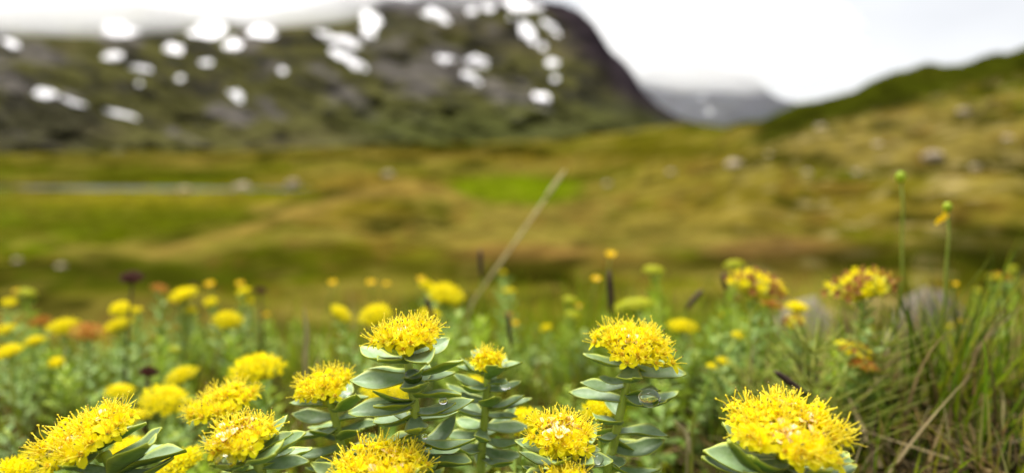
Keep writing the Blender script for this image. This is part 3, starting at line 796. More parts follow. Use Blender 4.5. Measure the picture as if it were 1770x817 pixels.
def bez(p0, p1, p2, n):
    return [p0 * (1 - t) ** 2 + p1 * 2 * t * (1 - t) + p2 * t * t for t in [i / n for i in range(n + 1)]]
def flower_head(root, base, axis, Rr, H, N, seed, pale=0.0):
    """pedicels fanning out of the stem top (mesh) that carry the single florets (children)"""
    rr = random.Random(seed); axis = Vector(axis).normalized()
    hm = frame_z(base, axis, rr.uniform(0, 6)); mb = MB(); fl = []
    k = Rr / 0.018
    Rr *= 0.93; H *= 0.70; pale *= 0.7
    cyme = [(Rr * .92 * math.sqrt((c_ + .5) / 11) * math.cos(c_ * 2.39996 + seed), Rr * .92 * math.sqrt((c_ + .5) / 11) * math.sin(c_ * 2.39996 + seed), rr.uniform(-.10, .14)) for c_ in range(11)]
    N = int(N * 0.86)
    for i in range(N):
        q = math.sqrt((i + 0.5) / N); a = i * 2.39996 + rr.uniform(-.15, .15)
        rad = Rr * 0.93 * q * rr.uniform(0.93, 1.06)
        lump = 1 + 0.16 * math.sin(2.3 * a + seed) * q + 0.10 * math.sin(5 * a + 1.7 * seed) * q
        rad *= lump
        cx_, cy_ = math.cos(a) * rad, math.sin(a) * rad
        ci = min(range(len(cyme)), key=lambda c_: (cyme[c_][0] - cx_) ** 2 + (cyme[c_][1] - cy_) ** 2)
        cx_ += (cyme[ci][0] - cx_) * 0.22; cy_ += (cyme[ci][1] - cy_) * 0.22
        rad = math.hypot(cx_, cy_); a = math.atan2(cy_, cx_)
        off = math.hypot(cx_ - cyme[ci][0], cy_ - cyme[ci][1]) / (Rr * 0.3)
        z = H * (0.80 - 0.20 * q ** 3.0 + cyme[ci][2] - 0.08 * off * off) + rr.uniform(-.0010, .0014)
        e = Vector((math.cos(a) * rad, math.sin(a) * rad, z))
        tilt = 0.98 * q ** 1.5 + rr.uniform(-.2, .2)
        d = Vector((math.cos(a) * math.sin(tilt), math.sin(a) * math.sin(tilt), math.cos(tilt)))
        fl.append((e, d, q))
        s = Vector((math.cos(a) * 0.0012, math.sin(a) * 0.0012, 0.0)); eb = e - d * 0.0038
        mb.tube(bez(s, Vector((math.cos(a) * rad * 0.45, math.sin(a) * rad * 0.45, z * 0.35)), eb, 4), [0.0011, 0.0008, 0.0007, 0.0006, 0.0005], 5)
    mb.tube([(0, 0, -0.004), (0, 0, 0.0), (0, 0, 0.003)], [0.0019, 0.0026, 0.0020], 8)
    inv = Matrix.Translation(-root.location)
    h = link('flower_head', mb.mesh('flower_head', [M['pedicel']]), root, inv @ hm)
    for i, (e, d, q) in enumerate(fl):
        sc = rr.uniform(0.9, 1.3) * min(1.25, 0.75 + 0.25 * k)
        src = FLORET_PALE if (pale and q < 0.55 and rr.random() < pale) else FLORET
        link('floret', rr.choice(src), h, frame_z(e, d, rr.uniform(0, 6)) @ Matrix.Scale(sc, 4))
    return h

LEAFPOS = {}
def roseroot(key, label, d, stem, head, leaves, auto=None, leaf_len=0.026, group=None, N=75, stem_r=0.0021, pale=0.0, front_depth=0.0):
    """stem: photo points at depth d from the head down; head: (width px, height px, axis lean right, axis lean to viewer)
    leaves: (row on the stem, tip x, tip y, side) side -1 towards the viewer, +1 away, 0 across"""
    rr = random.Random(hash(key) & 0xffff if False else sum(map(ord, key)) * 7)
    pts = [pix(x, y, d) for x, y in stem]
    low = pts[-1]; prev = pts[-2]
    gdir = (low - prev).normalized(); gz = hz(low.x, low.y)
    gx, gy = low.x + gdir.x * 0.04, low.y + 0.008
    gp = Vector((gx, gy, hz(gx, gy) - 0.004))
    mid = (low + gp) / 2 + Vector((gdir.x * 0.010, 0, 0))
    root = thing('roseroot_plant', gp, label, 'flower', group)
    inv = Matrix.Translation(-root.location)
    path = pts + [mid, gp]
    # resample smoothly
    sm = []
    for i in range(len(path) - 1):
        p0 = path[max(i - 1, 0)]; p1 = path[i]; p2 = path[i + 1]; p3 = path[min(i + 2, len(path) - 1)]
        for q in range(5):
            t = q / 5
            sm.append(0.5 * ((2 * p1) + (p2 - p0) * t + (2 * p0 - 5 * p1 + 4 * p2 - p3) * t * t + (3 * p1 - p0 - 3 * p2 + p3) * t ** 3))
    sm.append(path[-1])
    mb = MB(); n = len(sm)
    mb.tube([p - gp for p in sm], [stem_r * (0.85 + 0.4 * i / n) for i in range(n)], 10)
    link('stem', mb.mesh('stem', [M['stem']]), root, Matrix.Identity(4))
    def stem_at_row(y):
        for i in range(len(sm) - 1):
            ya = project(*[np.array(c) for c in sm[i]])[1]; yb = project(*[np.array(c) for c in sm[i + 1]])[1]
            if ya <= y <= yb: return sm[i].lerp(sm[i + 1], float((y - ya) / max(yb - ya, 1e-6)))
        return sm[0] if y < stem[0][1] else sm[-1]
    def put(b, tip, roll=0.0, v=None):
        dirv = tip - b; L = dirv.length
        up = Vector((rr.uniform(-.12, .12), -0.10 + rr.uniform(-.15, .15), 1.0))
        m = frame(b, dirv, up) @ Matrix.Rotation(roll, 4, 'X')
        w = rr.uniform(0.98, 1.15)
        m = m @ Matrix.Diagonal((L, L * w, L, 1))
        o = link('leaf', LEAF[v if v is not None else rr.randrange(8)], root, inv @ m)
        return m
    ms = []
    for lf in leaves:
        row, tx, ty, side = lf[:4]; Lf = lf[4] if len(lf) > 4 else leaf_len * rr.uniform(0.97, 1.08)
        b = stem_at_row(row); t0 = pix(tx, ty, d)
        flat = (t0 - b).length
        dd = math.sqrt(max(Lf * Lf - flat * flat, 0.0)) if side else 0.0
        if side:
            # slide the tip along its own line of sight until the leaf has its length
            dd = max(dd, 0.002) * side
        tip = pix(tx, ty, d + dd)
        ms.append(put(b, tip, rr.uniform(-.25, .25)))
    if auto:
        y0, y1, step, lift, Lf = auto
        # phyllotaxis down the rest of the stem
        zt = stem_at_row(y0).z; zb = gp.z + 0.03 if y1 is None else stem_at_row(y1).z
        z = zt; a = rr.uniform(0, 6)
        while z > zb:
            b = None
            for i in range(len(sm) - 1):
                if sm[i].z >= z >= sm[i + 1].z:
                    b = sm[i].lerp(sm[i + 1], (sm[i].z - z) / max(sm[i].z - sm[i + 1].z, 1e-6)); break
            if b is None: break
            q = (zt - z) / max(zt - gp.z, 1e-6)
            el = lift * (1 - 0.8 * q) + rr.uniform(-.15, .15)
            L = Lf * rr.uniform(0.9, 1.12) * (0.62 + 0.38 * min(1, q * 5))
            ms.append(put(b, b + Vector((math.cos(a) * math.cos(el), math.sin(a) * math.cos(el), math.sin(el))) * L, rr.uniform(-.3, .3)))
            a += 2.39996 + rr.uniform(-.2, .2); z -= step * rr.uniform(0.8, 1.2)
    if head:
        wpx, hpx, lr_, lv = head
        base = sm[0]
        flower_head(root, base, (lr_, lv, 1.0), wpx / FPX * d * 0.5, hpx / FPX * d, N, sum(map(ord, key)), pale)
    LEAFPOS[key] = (root, ms)
    return root

HG = 'sharp roseroot plants around the water drops'
roseroot('tall', 'tallest sharp roseroot with a pale-topped yellow head and large drop in its upper leaf', 0.300,
         [(703, 606), (708, 643), (716, 694), (721, 764), (725, 817)], (128, 62, -0.02, -0.10),
         [(618, 623, 606, 1), (622, 652, 630, -1), (608, 775, 592, 1), (616, 742, 640, -1), (645, 801, 624, 0), (650, 605, 658, 0), (644, 632, 646, 1), (652, 726, 678, -1), (660, 786, 650, 1),
          (680, 797, 691, -1), (690, 646, 709, -1), (700, 605, 722, 0), (712, 650, 732, 1), (712, 821, 697, 0), (718, 729, 748, -1), (725, 791, 718, 1), (757, 821, 765, 0), (745, 652, 770, 1), (775, 792, 780, 1),
          (790, 815, 800, -1), (785, 640, 800, 0), (800, 745, 822, -1)], (640, None, 0.0058, 0.12, 0.0235), 0.0262, None, 85, pale=0.25)
roseroot('young', 'roseroot with a small young yellow head and upturned narrow leaves', 0.345,
         [(843, 634), (841, 680), (836, 740), (831, 817)], (54, 30, -0.05, -0.05),
         [(650, 905, 632, 0), (648, 792, 622, 0), (652, 860, 642, -1), (640, 822, 610, 1), (640, 872, 620, 1), (672, 902, 664, 0), (668, 782, 650, 0), (665, 800, 672, -1), (690, 855, 695, -1), (700, 920, 694, 0), (690, 770, 668, 1), (716, 895, 720, 0), (716, 775, 706, 0), (735, 915, 742, 0), (735, 790, 728, 1), (755, 910, 765, -1), (750, 768, 752, 0), (775, 900, 790, 0), (775, 780, 778, -1)],
         (640, None, 0.0046, 0.22, 0.024), 0.0235, None, 26)
roseroot('leaning', 'roseroot on a leaning stem with a big water drop below its broad yellow head', 0.325,
         [(1093, 622), (1083, 667), (1073, 709), (1060, 771), (1050, 817)], (142, 68, 0.06, -0.22),
         [(627, 1007, 618, 0), (630, 1092, 664, -1), (640, 1186, 647, 0), (628, 1142, 628, 1), (664, 1003, 668, 0), (690, 984, 684, 1), (678, 1152, 702, -1), (690, 1172, 688, 1), (727, 1028, 734, -1), (745, 1155, 762, 0),
          (755, 1128, 773, 1), (785, 1070, 815, -1), (800, 1140, 816, 0), (740, 1032, 752, 1), (790, 985, 800, 0)], (655, None, 0.0085, 0.1, 0.025), 0.0275, None, 85, pale=0.45)
roseroot('centre', 'sharp roseroot with a domed yellow head of peach centre between two leafy stems', 0.292,
         [(971, 774), (969, 800), (968, 830)], (120, 66, 0.04, -0.22),
         [(772, 889, 766, 0), (777, 960, 802, -1), (773, 1039, 778, 0), (770, 1031, 742, 1), (800, 895, 787, 0), (800, 1060, 797, 0), (795, 1030, 808, -1), (815, 905, 830, -1), (820, 1010, 845, -1)], (790, None, 0.0048, 0.15, 0.026), 0.0245, None, 75, pale=0.7)
roseroot('tip', 'little roseroot head of thin yellow tips just below the domed head', 0.270, [(974, 846), (974, 870), (973, 900)], (86, 40, 0, -0.1), [], (860, None, 0.005, 0.2, 0.024), 0.024, None, 40)
roseroot('low', 'low roseroot head of spiky yellow florets at the foot of the tallest stem', 0.272, [(655, 852), (656, 880), (658, 920)], (184, 88, 0.02, -0.14),
         [(856, 535, 806, 0), (856, 560, 815, 1), (858, 770, 815, 1), (862, 725, 812, -1, 0.022)], (880, None, 0.005, 0.2, 0.027), 0.028, None, 95, pale=0.25)
roseroot('slanting', 'roseroot whose broad yellow head slants down over a cupped water drop', 0.285,
         [(160, 772), (178, 792), (196, 815)], (180, 60, -0.34, -0.20),
         [(776, 256, 737, 0), (795, 287, 746, 0), (812, 265, 784, -1), (778, 108, 813, -1), (777, 70, 813, -1), (812, 285, 775, 1), (815, 302, 800, 0), (772, 231, 737, 1), (815, 325, 790, 1)], (812, None, 0.005, 0.2, 0.027), 0.0275, None, 95, pale=0.3)
roseroot('cupped', 'roseroot with a rounded yellow head and a drop beside its lower leaf', 0.275,
         [(424, 782), (440, 797), (452, 820)], (118, 72, -0.12, -0.18),
         [(780, 500, 722, 1), (785, 507, 748, 0), (795, 529, 748, 0), (784, 353, 774, 0), (792, 362, 812, -1), (788, 476, 785, -1), (806, 536, 802, 0), (812, 395, 835, -1), (800, 540, 775, 1)], (806, None, 0.005, 0.2, 0.026), 0.0255, None, 75, pale=0.5)
roseroot('behind', 'soft yellow roseroot head slanting up behind the rounded head', 0.355, [(392, 716), (400, 750), (410, 817)], (130, 52, -0.28, -0.12), [], (720, None, 0.005, 0.25, 0.025), 0.025, None, 75)
roseroot('layered', 'roseroot with stacked flat leaves below a small yellow fan-shaped head', 0.340, [(564, 688), (574, 704), (585, 749), (596, 817)], (104, 54, -0.10, -0.12),
         [(698, 501, 701, 0), (720, 505, 720, 0), (735, 542, 738, 1), (690, 607, 668, 1), (694, 637, 686, 0), (705, 615, 690, -1), (742, 508, 768, 0), (725, 650, 714, 1), (745, 655, 730, 0), (755, 622, 752, -1), (770, 515, 790, 0), (775, 660, 778, 0), (790, 540, 812, -1), (735, 535, 752, -1)],
         (760, None, 0.0046, 0.15, 0.025), 0.0245, None, 60)
roseroot('large', 'largest roseroot head, dense and yellow, alone beside the dry grass', 0.262, [(1353, 776), (1360, 806), (1368, 850)], (214, 92, 0.05, -0.18),
         [(800, 1245, 737, 1), (806, 1215, 780, 1), (815, 1211, 800, 0), (800, 1252, 778, -1), (796, 1300, 800, -1, .026), (802, 1462, 798, 1), (806, 1440, 822, -1), (800, 1475, 806, 0), (812, 1300, 838, -1), (815, 1480, 815, 0)], (815, None, 0.006, 0.25, 0.030), 0.031, None, 130, pale=0.35)

# ------------------------------------------------------------------ water drops resting in leaves
def drop_mesh():
    mb = MB(); nu, nv = 20, 14; vs_, fs = [], []
    for j in range(nv + 1):
        ph = math.pi * j / nv
        for i in range(nu):
            th = 2 * math.pi * i / nu; z = math.cos(ph)
            rr_ = math.sin(ph) * (1.0 if z > 0 else 1.0 - 0.06 * z * z)
            vs_.append((rr_ * math.cos(th), rr_ * math.sin(th), z * 0.86 if z > 0 else z * 0.72))
    for j in range(nv):
        for i in range(nu):
            a, b = j * nu + i, j * nu + (i + 1) % nu
            fs.append((a, a + nu, b + nu, b))
    mb.add(vs_, fs); return mb.mesh('water_drop', [M['drop']])
DROP = drop_mesh()
from mathutils.bvhtree import BVHTree
def leaf_bvh():
    vs_, fs = [], []
    for root, _ in LEAFPOS.values():
        for c in root.children:
            if not c.name.startswith('leaf'): continue
            m = Matrix.Translation(root.location) @ c.matrix_basis; o = len(vs_)
            vs_.extend(m @ v.co for v in c.data.vertices); fs.extend([tuple(o + i for i in p.vertices) for p in c.data.polygons])
    return BVHTree.FromPolygons(vs_, fs)
LEAF_BVH = leaf_bvh()
def drop(px, py, rpx, d, label):
    # rests on the leaf that the line of sight meets under the drop
    for dy in (.6, .3, 0, .9, -.3):
        ray = pdir(px, py + dy * rpx).normalized(); hit = LEAF_BVH.ray_cast(CAMP, ray, .6)[0]
        if hit is not None and abs(hit.y - d) < .05: break
        hit = None
    if hit is not None:
        r = rpx / FPX * hit.y; loc = hit + Vector((0, 0, .70 * r)) - ray * .55 * r
    else:
        r = rpx / FPX * d; loc = LEAF_BVH.find_nearest(pix(px, py, d))[0] + Vector((0, 0, .55 * r))
    o = link('water_drop', DROP); o.location = loc; o.scale = (r, r, r)
    tag(o, label, 'water drop', 'water drops on the roseroot leaves')
drop(714, 652, 17, 0.283, 'large clear drop in the upper front leaf of the tallest roseroot')
drop(766, 693, 8, 0.288, 'small round bubble-like drop on a broad leaf of the tallest roseroot')
drop(734, 754, 6, 0.294, 'tiny bright drop where a lower leaf meets the tallest stem')
drop(1122, 689, 20, 0.309, 'biggest water drop, cupped in a leaf of the leaning roseroot')
drop(391, 803, 19, 0.262, 'round clear drop in the lower leaf of the rounded roseroot head')
drop(96, 803, 17, 0.272, 'dull green drop on the drooping leaf under the slanting head')
drop(187, 762, 10, 0.275, 'dark drop tucked under the slanting yellow head')
drop(1005, 803, 9, 0.280, 'small drop on a leaf under the domed peach-centred head')
drop(1032, 794, 12, 0.290, 'flat wide drop on the leaf beside the domed peach-centred head')
drop(874, 667, 10, 0.338, 'pale drop on an upturned leaf of the young roseroot')
drop(600, 676, 9, 0.338, 'pale drop behind the small fan-shaped yellow head')

# ------------------------------------------------------------------ meadow plants behind: parts stem, foliage, flower_head
def joined_leaves(seed, n, h, L, lift, mat):
    """foliage of one shoot as a mesh of single fleshy leaves round the axis, height 1 = h metres"""
    rr = random.Random(seed); mb = MB(); a = rr.uniform(0, 6)
    for i in range(n):
        q = (i + 0.5) / n; z = h * (0.12 + 0.85 * q)
        el = lift * (0.2 + 0.9 * q) + rr.uniform(-.2, .2); ll = L * (1.0 - 0.45 * max(0, q - 0.55) / 0.45) * rr.uniform(0.85, 1.15)
        d = Vector((math.cos(a) * math.cos(el), math.sin(a) * math.cos(el), math.sin(el)))
        m = frame(Vector((0, 0, z)), d, Vector((0, 0, 1)))
        w = ll * rr.uniform(0.36, 0.46); vs_, fs = [], []
        prof = [(0, .3), (.3, .75), (.62, 1.0), (.87, .66), (1, .06)]
        for t, ww in prof:
            for s in (-1, 0, 1):
                vs_.append(m @ Vector((t * ll, s * ww * w * .5, (0.12 * w if s else -0.05 * w) + 0.06 * ll * t * t)))
        for k in range(4):
            for j in range(2):
                b = k * 3 + j; fs.append((b, b + 3, b + 4, b + 1))
        mb.add(vs_, fs); a += 2.39996
    return mb.mesh('foliage', [M[mat]])
def simple_head(seed, R_, H, N, mats, spike=1.0):
    """flat-topped cluster of little four-pointed stars on short pedicels"""
    rr = random.Random(seed); mb = MB()
    for i in range(N):
        q = math.sqrt((i + .5) / N); a = i * 2.39996
        rad = R_ * q * (1 + 0.15 * math.sin(2 * a + seed)) ; z = H * (0.8 - 0.42 * q ** 2.4) + rr.uniform(-.001, .001)
        e = Vector((math.cos(a) * rad, math.sin(a) * rad, z)); tilt = 1.2 * q ** 1.5
        m = frame_z(e, (math.cos(a) * math.sin(tilt), math.sin(a) * math.sin(tilt), math.cos(tilt)), rr.uniform(0, 6))
        mb.tube([(0, 0, 0), e * 0.6 + Vector((0, 0, -0.002)), e], [0.0011, 0.0009, 0.0012], 4, 1)
        mi = 0 if len(mats) < 3 or math.sin(2.2 * a + seed) + rr.uniform(-.6, .6) > 0.3 else 2
        s = R_ / 0.018 * 0.5 + 0.5
        for k in range(5):
            th = 2 * math.pi * k / 5; L = 0.0040 * s * rr.uniform(.8, 1.2); w = 0.0011 * s; lf = rr.uniform(.2, 1.0)
            pts = [(0, 0, 0), (L * .5 * math.cos(th) - w * math.sin(th), L * .5 * math.sin(th) + w * math.cos(th), L * .5 * lf), (L * math.cos(th), L * math.sin(th), L * lf * spike), (L * .5 * math.cos(th) + w * math.sin(th), L * .5 * math.sin(th) - w * math.cos(th), L * .5 * lf)]
            mb.add([m @ Vector(p) for p in pts], [(0, 1, 2, 3)], mi)
        for k in range(4):
            th = 6.28 * rr.random(); p = m @ Vector((0.0016 * math.cos(th), 0.0016 * math.sin(th), 0.0050 * s * spike))
            mb.tube([m @ Vector((0, 0, 0)), p], [0.0003, 0.0002], 3, mi)
    return mb.mesh('flower_head', [M[m_] for m_ in mats])
HEADS = {
    'yellow': [simple_head(s, 0.018, 0.017, 48, ['petal', 'pedicel']) for s in (1, 2, 3)],
    'rust': [simple_head(s, 0.018, 0.015, 46, ['rust', 'pedicel']) for s in (4, 5)],
    'dark': [simple_head(s, 0.016, 0.016, 46, ['dark', 'dark']) for s in (6, 7)],
    'lime': [simple_head(s, 0.016, 0.013, 50, ['lime', 'leaf_far_lime'], 0.4) for s in (8, 9)],
    'fade': [simple_head(s, 0.020, 0.018, 40, ['petal', 'pedicel', 'fade']) for s in (10, 11)],
}
FOL = {
    'yellow': [joined_leaves(s, 26, 1.0, 1.0, 0.5, 'leaf_far') for s in ()],
}
FOLM = [joined_leaves(40 + s, 30, 0.14, 0.024, 0.55, 'leaf_far') for s in range(5)]
FOLL = [joined_leaves(60 + s, 32, 0.14, 0.022, 0.75, 'leaf_far_lime') for s in range(3)]
def stem_mesh(r, h, seed, mat='stem', n=6):
    rr = random.Random(seed); mb = MB(); bx, by = rr.uniform(-.02, .02), rr.uniform(-.02, .02)
    mb.tube([(bx * h * math.sin(math.pi * t) * 4, by * h * math.sin(math.pi * t) * 4, h * t) for t in (0, .25, .5, .75, 1)], [r, r, r * .9, r * .8, r * .7], n)
    return mb.mesh('stem', [M[mat]])
STEMM = [stem_mesh(0.0020, 0.14, s) for s in range(4)]
DARKSTEM = stem_mesh(0.0016, 0.14, 9, 'sedge')
LBL = {
    'yellow': ('blurred yellow roseroot head above grey-green leaves in the meadow', 'yellow roseroot in the meadow'),
    'rust': ('rust-orange withering roseroot head among the yellow ones', 'rust-orange roseroot heads'),
    'dark': ('dark brown dried roseroot head on a dark stem', 'dark dried roseroot heads'),
    'lime': ('lime green roseroot head still in bud', 'lime roseroot heads in bud'),
    'fade': ('roseroot head with yellow florets fading to brown', 'fading roseroot heads'),
}
cnt = 0
OWN = {
    (445, 632): 'wide flat yellow roseroot head behind the slanting soft head', (285, 683): 'broad blurred yellow head between the slanting head and the soft head behind',
    (315, 645): 'small rounded yellow head standing behind the broad blurred one', (315, 792): 'half-hidden yellow head low between the slanting and the rounded heads',
    (222, 776): 'yellow head seen through the leaves of the slanting roseroot', (28, 812): 'soft yellow head low beside the slanting roseroot', (60, 780): 'small yellow blur under the slanting broad head',
    (662, 676): 'yellow head hidden behind the upper leaves of the tallest roseroot', (905, 722): 'soft yellow head between the young and the domed roseroot', (1042, 702): 'soft yellow head between the domed and the leaning roseroot',
    (585, 538): 'yellow head tipped on its side behind the fan-shaped head', (650, 541): 'wide blurred yellow head just behind the tallest head', (768, 505): 'yellow head with ochre middle beside the foot of the straw stalk',
    (320, 506): 'bright flat yellow head beside the dark dried head', (390, 549): 'tilted yellow head with ochre centre on pale green leaves', (110, 561): 'yellow head touching the large rust-orange head', (740, 540): 'yellow head peeping over the tallest roseroot',
    (205, 562): 'yellow head below the dark dried head', (212, 532): 'yellow head crossed by the stem of the dark dried head', (1180, 560): 'flat yellow head beside the tilted brown sedge spike', (1160, 636): 'yellow head below the leaning roseroot flower', (1377, 530): 'small yellow head between the two brown-yellow fading heads',
    (1230, 630): 'smaller of two touching yellow blooms in the grass', (1250, 621): 'larger of two touching yellow blooms in the grass', (820, 655): 'small yellow bloom behind the young roseroot',
    (150, 565): 'large rust-orange withering head beside a yellow one', (70, 553): 'faint rust-orange head beyond the large rust one', (275, 495): 'rust-red head on silvery leaves by the dark dried head', (880, 542): 'tiny orange withering head beside the slim sedge spike',
    (1490, 625): 'reddish withered cluster under the mostly brown one', (1330, 520): 'rusty cluster below the fading head by the sedge', (310, 518): 'rust fringe under the bright flat yellow head',
    (228, 476): 'tall dark brown dried head rising above the yellow ones', (255, 640): 'low dark brown dried head among grey-green leaves', (450, 500): 'small dark dried head beside two stacked yellow blooms',
    (985, 515): 'upper of two round lime heads', (990, 540): 'lower of two round lime heads', (1130, 461): 'lime head on a tall stem of silvery leaves', (1100, 518): 'widest lime head below the tall silvery stem', (1270, 453): 'lime-yellow head above the short black sedge spike',
    (1302, 490): 'fading yellow head over the short black sedge spike', (1495, 486): 'widest fading head, yellow and brown, before the grey slab', (1476, 600): 'mostly brown fading cluster behind the horsetail', (1375, 552): 'yellow fading cluster under the small yellow head',
}
def meadow_plant(kind, px, py, w, d, tilt=0.0, label=None):
    """head centre at a photo point, width in px, depth d"""
    global cnt; cnt += 1
    rr = random.Random(cnt * 31 + 5)
    top = pix(px, py, d)
    gx, gy = top.x + rr.uniform(-.02, .02) - tilt * 0.04, top.y + rr.uniform(-.01, .02)
    gz = hz(gx, gy) - 0.003
    hR = w / FPX * d * 0.5
    base = Vector((gx, gy, gz))
    sc = hR / (HEADS[kind][0].vertices and 0.020)
    hb = top - Vector((0, 0, 0.011 * sc)); hh = (hb - base)
    lb, gr = LBL[kind]; label = OWN.get((px, py), label)
    t = thing('roseroot_plant', base, label or lb, 'flower', None if label else gr)
    if label: t["group"] = gr
    ax = hh.normalized()
    k = hh.length / 0.14
    m = frame_z(Vector((0, 0, 0)), ax, rr.uniform(0, 6))
    link('stem', DARKSTEM if kind == 'dark' else rr.choice(STEMM), t, m @ Matrix.Diagonal((1, 1, k, 1)))
    if kind != 'dark':
        kx = max(0.8, min(1.25, k))
        link('foliage', rr.choice(FOLL if kind == 'lime' else FOLM), t, m @ Matrix.Diagonal((kx, kx, k * 0.98, 1)))
    hd = rr.choice(HEADS[kind]); tilt += rr.uniform(-.35, .35); wob_ = rr.uniform(.8, 1.2)
    link('flower_head', hd, t, frame_z(hb - base, ax + Vector((-tilt, -0.12, 0.3)), rr.uniform(0, 6)) @ Matrix.Diagonal((sc * wob_, sc / wob_, sc * rr.uniform(.85, 1.25), 1)))
    return t
Y_ = 'yellow'
for a in [
    (Y_, 445, 632, 86, .47), (Y_, 285, 683, 84, .50), (Y_, 315, 645, 50, .58), (Y_, 315, 792, 84, .36, .3), (Y_, 222, 776, 80, .40), (Y_, 60, 780, 44, .48), (Y_, 28, 812, 90, .34),
    (Y_, 662, 676, 84, .46), (Y_, 905, 722, 76, .37), (Y_, 1042, 702, 70, .38), (Y_, 230, 715, 50, .50), (Y_, 205, 672, 46, .62),
    (Y_, 585, 538, 40, .68, -.9), (Y_, 650, 541, 66, .66, -.3), (Y_, 768, 505, 70, .80), (Y_, 738, 492, 26, .85), (Y_, 740, 540, 40, .72), (Y_, 320, 506, 46, .85), (Y_, 422, 500, 24, .9), (Y_, 428, 518, 22, .9),
    (Y_, 390, 549, 50, .72, -.4), (Y_, 110, 561, 52, .75, -.3), (Y_, 212, 532, 44, .80), (Y_, 205, 562, 42, .72), (Y_, 236, 534, 22, .82), (Y_, 8, 566, 34, .75), (Y_, 15, 606, 42, .66), (Y_, 62, 588, 28, .7), (Y_, 100, 625, 30, .7),
    (Y_, 1180, 560, 46, .66), (Y_, 1160, 636, 34, .52), (Y_, 1275, 576, 28, .60), (Y_, 1230, 630, 20, .55), (Y_, 1250, 621, 24, .55), (Y_, 1377, 530, 34, .62), (Y_, 820, 655, 34, .52), (Y_, 1640, 562, 16, .8),
    (Y_, 880, 500, 18, .9), (Y_, 945, 565, 20, .8), (Y_, 870, 470, 12, 1.0), (Y_, 15, 520, 26, .85), (Y_, 330, 535, 20, .85), (Y_, 365, 520, 26, .9),
    ('rust', 150, 565, 60, .70), ('rust', 70, 553, 34, .80), ('rust', 275, 495, 30, .88), ('rust', 880, 542, 16, .8), ('rust', 310, 518, 24, .86),
    ('dark', 228, 476, 46, .72), ('dark', 255, 640, 34, .56), ('dark', 450, 500, 24, .90), ('dark', 335, 490, 14, .95),
    ('lime', 985, 515, 30, .80), ('lime', 990, 540, 32, .76), ('lime', 1130, 461, 38, .80), ('lime', 1100, 518, 66, .72), ('lime', 1270, 453, 36, .76), ('lime', 45, 500, 34, .9), ('lime', 1075, 528, 36, .75), ('lime', 300, 600, 26, .7), ('lime', 1750, 462, 22, 1.0), ('lime', 1718, 474, 24, 1.0), ('lime', 1690, 500, 22, .95),
    ('fade', 1302, 490, 88, .58), ('fade', 1495, 486, 104, .52), ('fade', 1476, 600, 62, .50), ('rust', 1490, 625, 50, .49), ('rust', 1330, 520, 40, .60), ('fade', 1375, 552, 40, .60), ('fade', 1730, 478, 26, .9)]:
    meadow_plant(*a)

# leafy shoots without a flower that fill the meadow
SHL = 'grey-green leafy roseroot shoot without a flower in the meadow'
def shoot(x, y, h, lime=False):
    global cnt; cnt += 1
    rr = random.Random(cnt * 17)
    b = Vector((x, y, hz(x, y) - 0.003))
    t = thing('roseroot_shoot', b, SHL if not lime else 'fresh green leafy roseroot shoot without a flower', 'plant', 'flowerless roseroot shoots' if not lime else 'fresh green roseroot shoots')
    m = frame_z(Vector((0, 0, 0)), (rr.uniform(-.15, .15), rr.uniform(-.15, .1), 1), rr.uniform(0, 6))
    k = h / 0.14
    link('stem', rr.choice(STEMM), t, m @ Matrix.Diagonal((1, 1, k, 1)))
    link('foliage', rr.choice(FOLL if lime else FOLM), t, m @ Matrix.Diagonal((1.05, 1.05, k, 1)))
sr = random.Random(99)
n_sh = 0
while n_sh < 130:
    px = sr.triangular(-60, 1250, 150) if sr.random() < 0.72 else sr.uniform(700, 1500)
    d = sr.uniform(0.46, 1.15)
    x = (px - 885) / FPX * d; y = d
    h = sr.uniform(0.05, 0.10) if d < .62 else sr.uniform(0.06, 0.135)
    if px > 900: h *= 0.8
    if d > .8: h *= .75
    if 480 < px < 640 and sr.random() < .6: continue
    shoot(x, y, h, sr.random() < 0.65); n_sh += 1

# ------------------------------------------------------------------ grass (uncountable), straw litter, ground cover
class Blades:
    def __init__(self): self.V, self.F, self.C, self.n = [], [], [], 0
    def blade(self, p, az, h, lean, curve, w, c, seg=6, tipc=None):
        """folded tapering strip that starts at p, leans towards az and curves over"""
        d = np.array([math.cos(az), math.sin(az), 0.0]); s = np.array([-math.sin(az), math.cos(az), 0.0])
        pos = np.array(p, float); ang = lean; ds = h / seg
        c = np.array(c); tipc = c if tipc is None else np.array(tipc)
        for i in range(seg + 1):
            t = i / seg; ww = w * (1 - t ** 1.8) * (0.7 + 0.6 * math.sin(math.pi * min(1, t * 1.3 + .2))) * 0.5 + 0.00008
            nrm = d * math.cos(ang) - np.array([0, 0, 1.0]) * math.sin(ang)
            for q, off in ((-1, 1), (0, 0), (1, 1)):
                self.V.append(pos + s * q * ww + nrm * (-0.35 * ww) * off)
                self.C.append(c * (1 - t) + tipc * t)
            pos = pos + (d * math.sin(ang) + np.array([0, 0, 1.0]) * math.cos(ang)) * ds
            ang += curve / seg
        for i in range(seg):
            for j in range(2):
                b = self.n + i * 3 + j; self.F.append((b, b + 3, b + 4, b + 1))
        self.n += (seg + 1) * 3
    def build(self, name, mat, label):
        o = link(name, np_mesh(name, np.array(self.V), np.array(self.F), [M[mat]], np.array(self.C)))
        return tag(o, label, None, None, 'stuff')
gr = random.Random(4)
greens = [lin(c, 0.95) for c in ((126, 146, 22), (150, 164, 30), (84, 112, 14), (160, 158, 40), (104, 134, 26), (130, 156, 50))]
straws = [lin(c, 0.75) for c in ((190, 165, 110), (172, 146, 92), (205, 184, 135), (150, 120, 70))]
B = Blades()
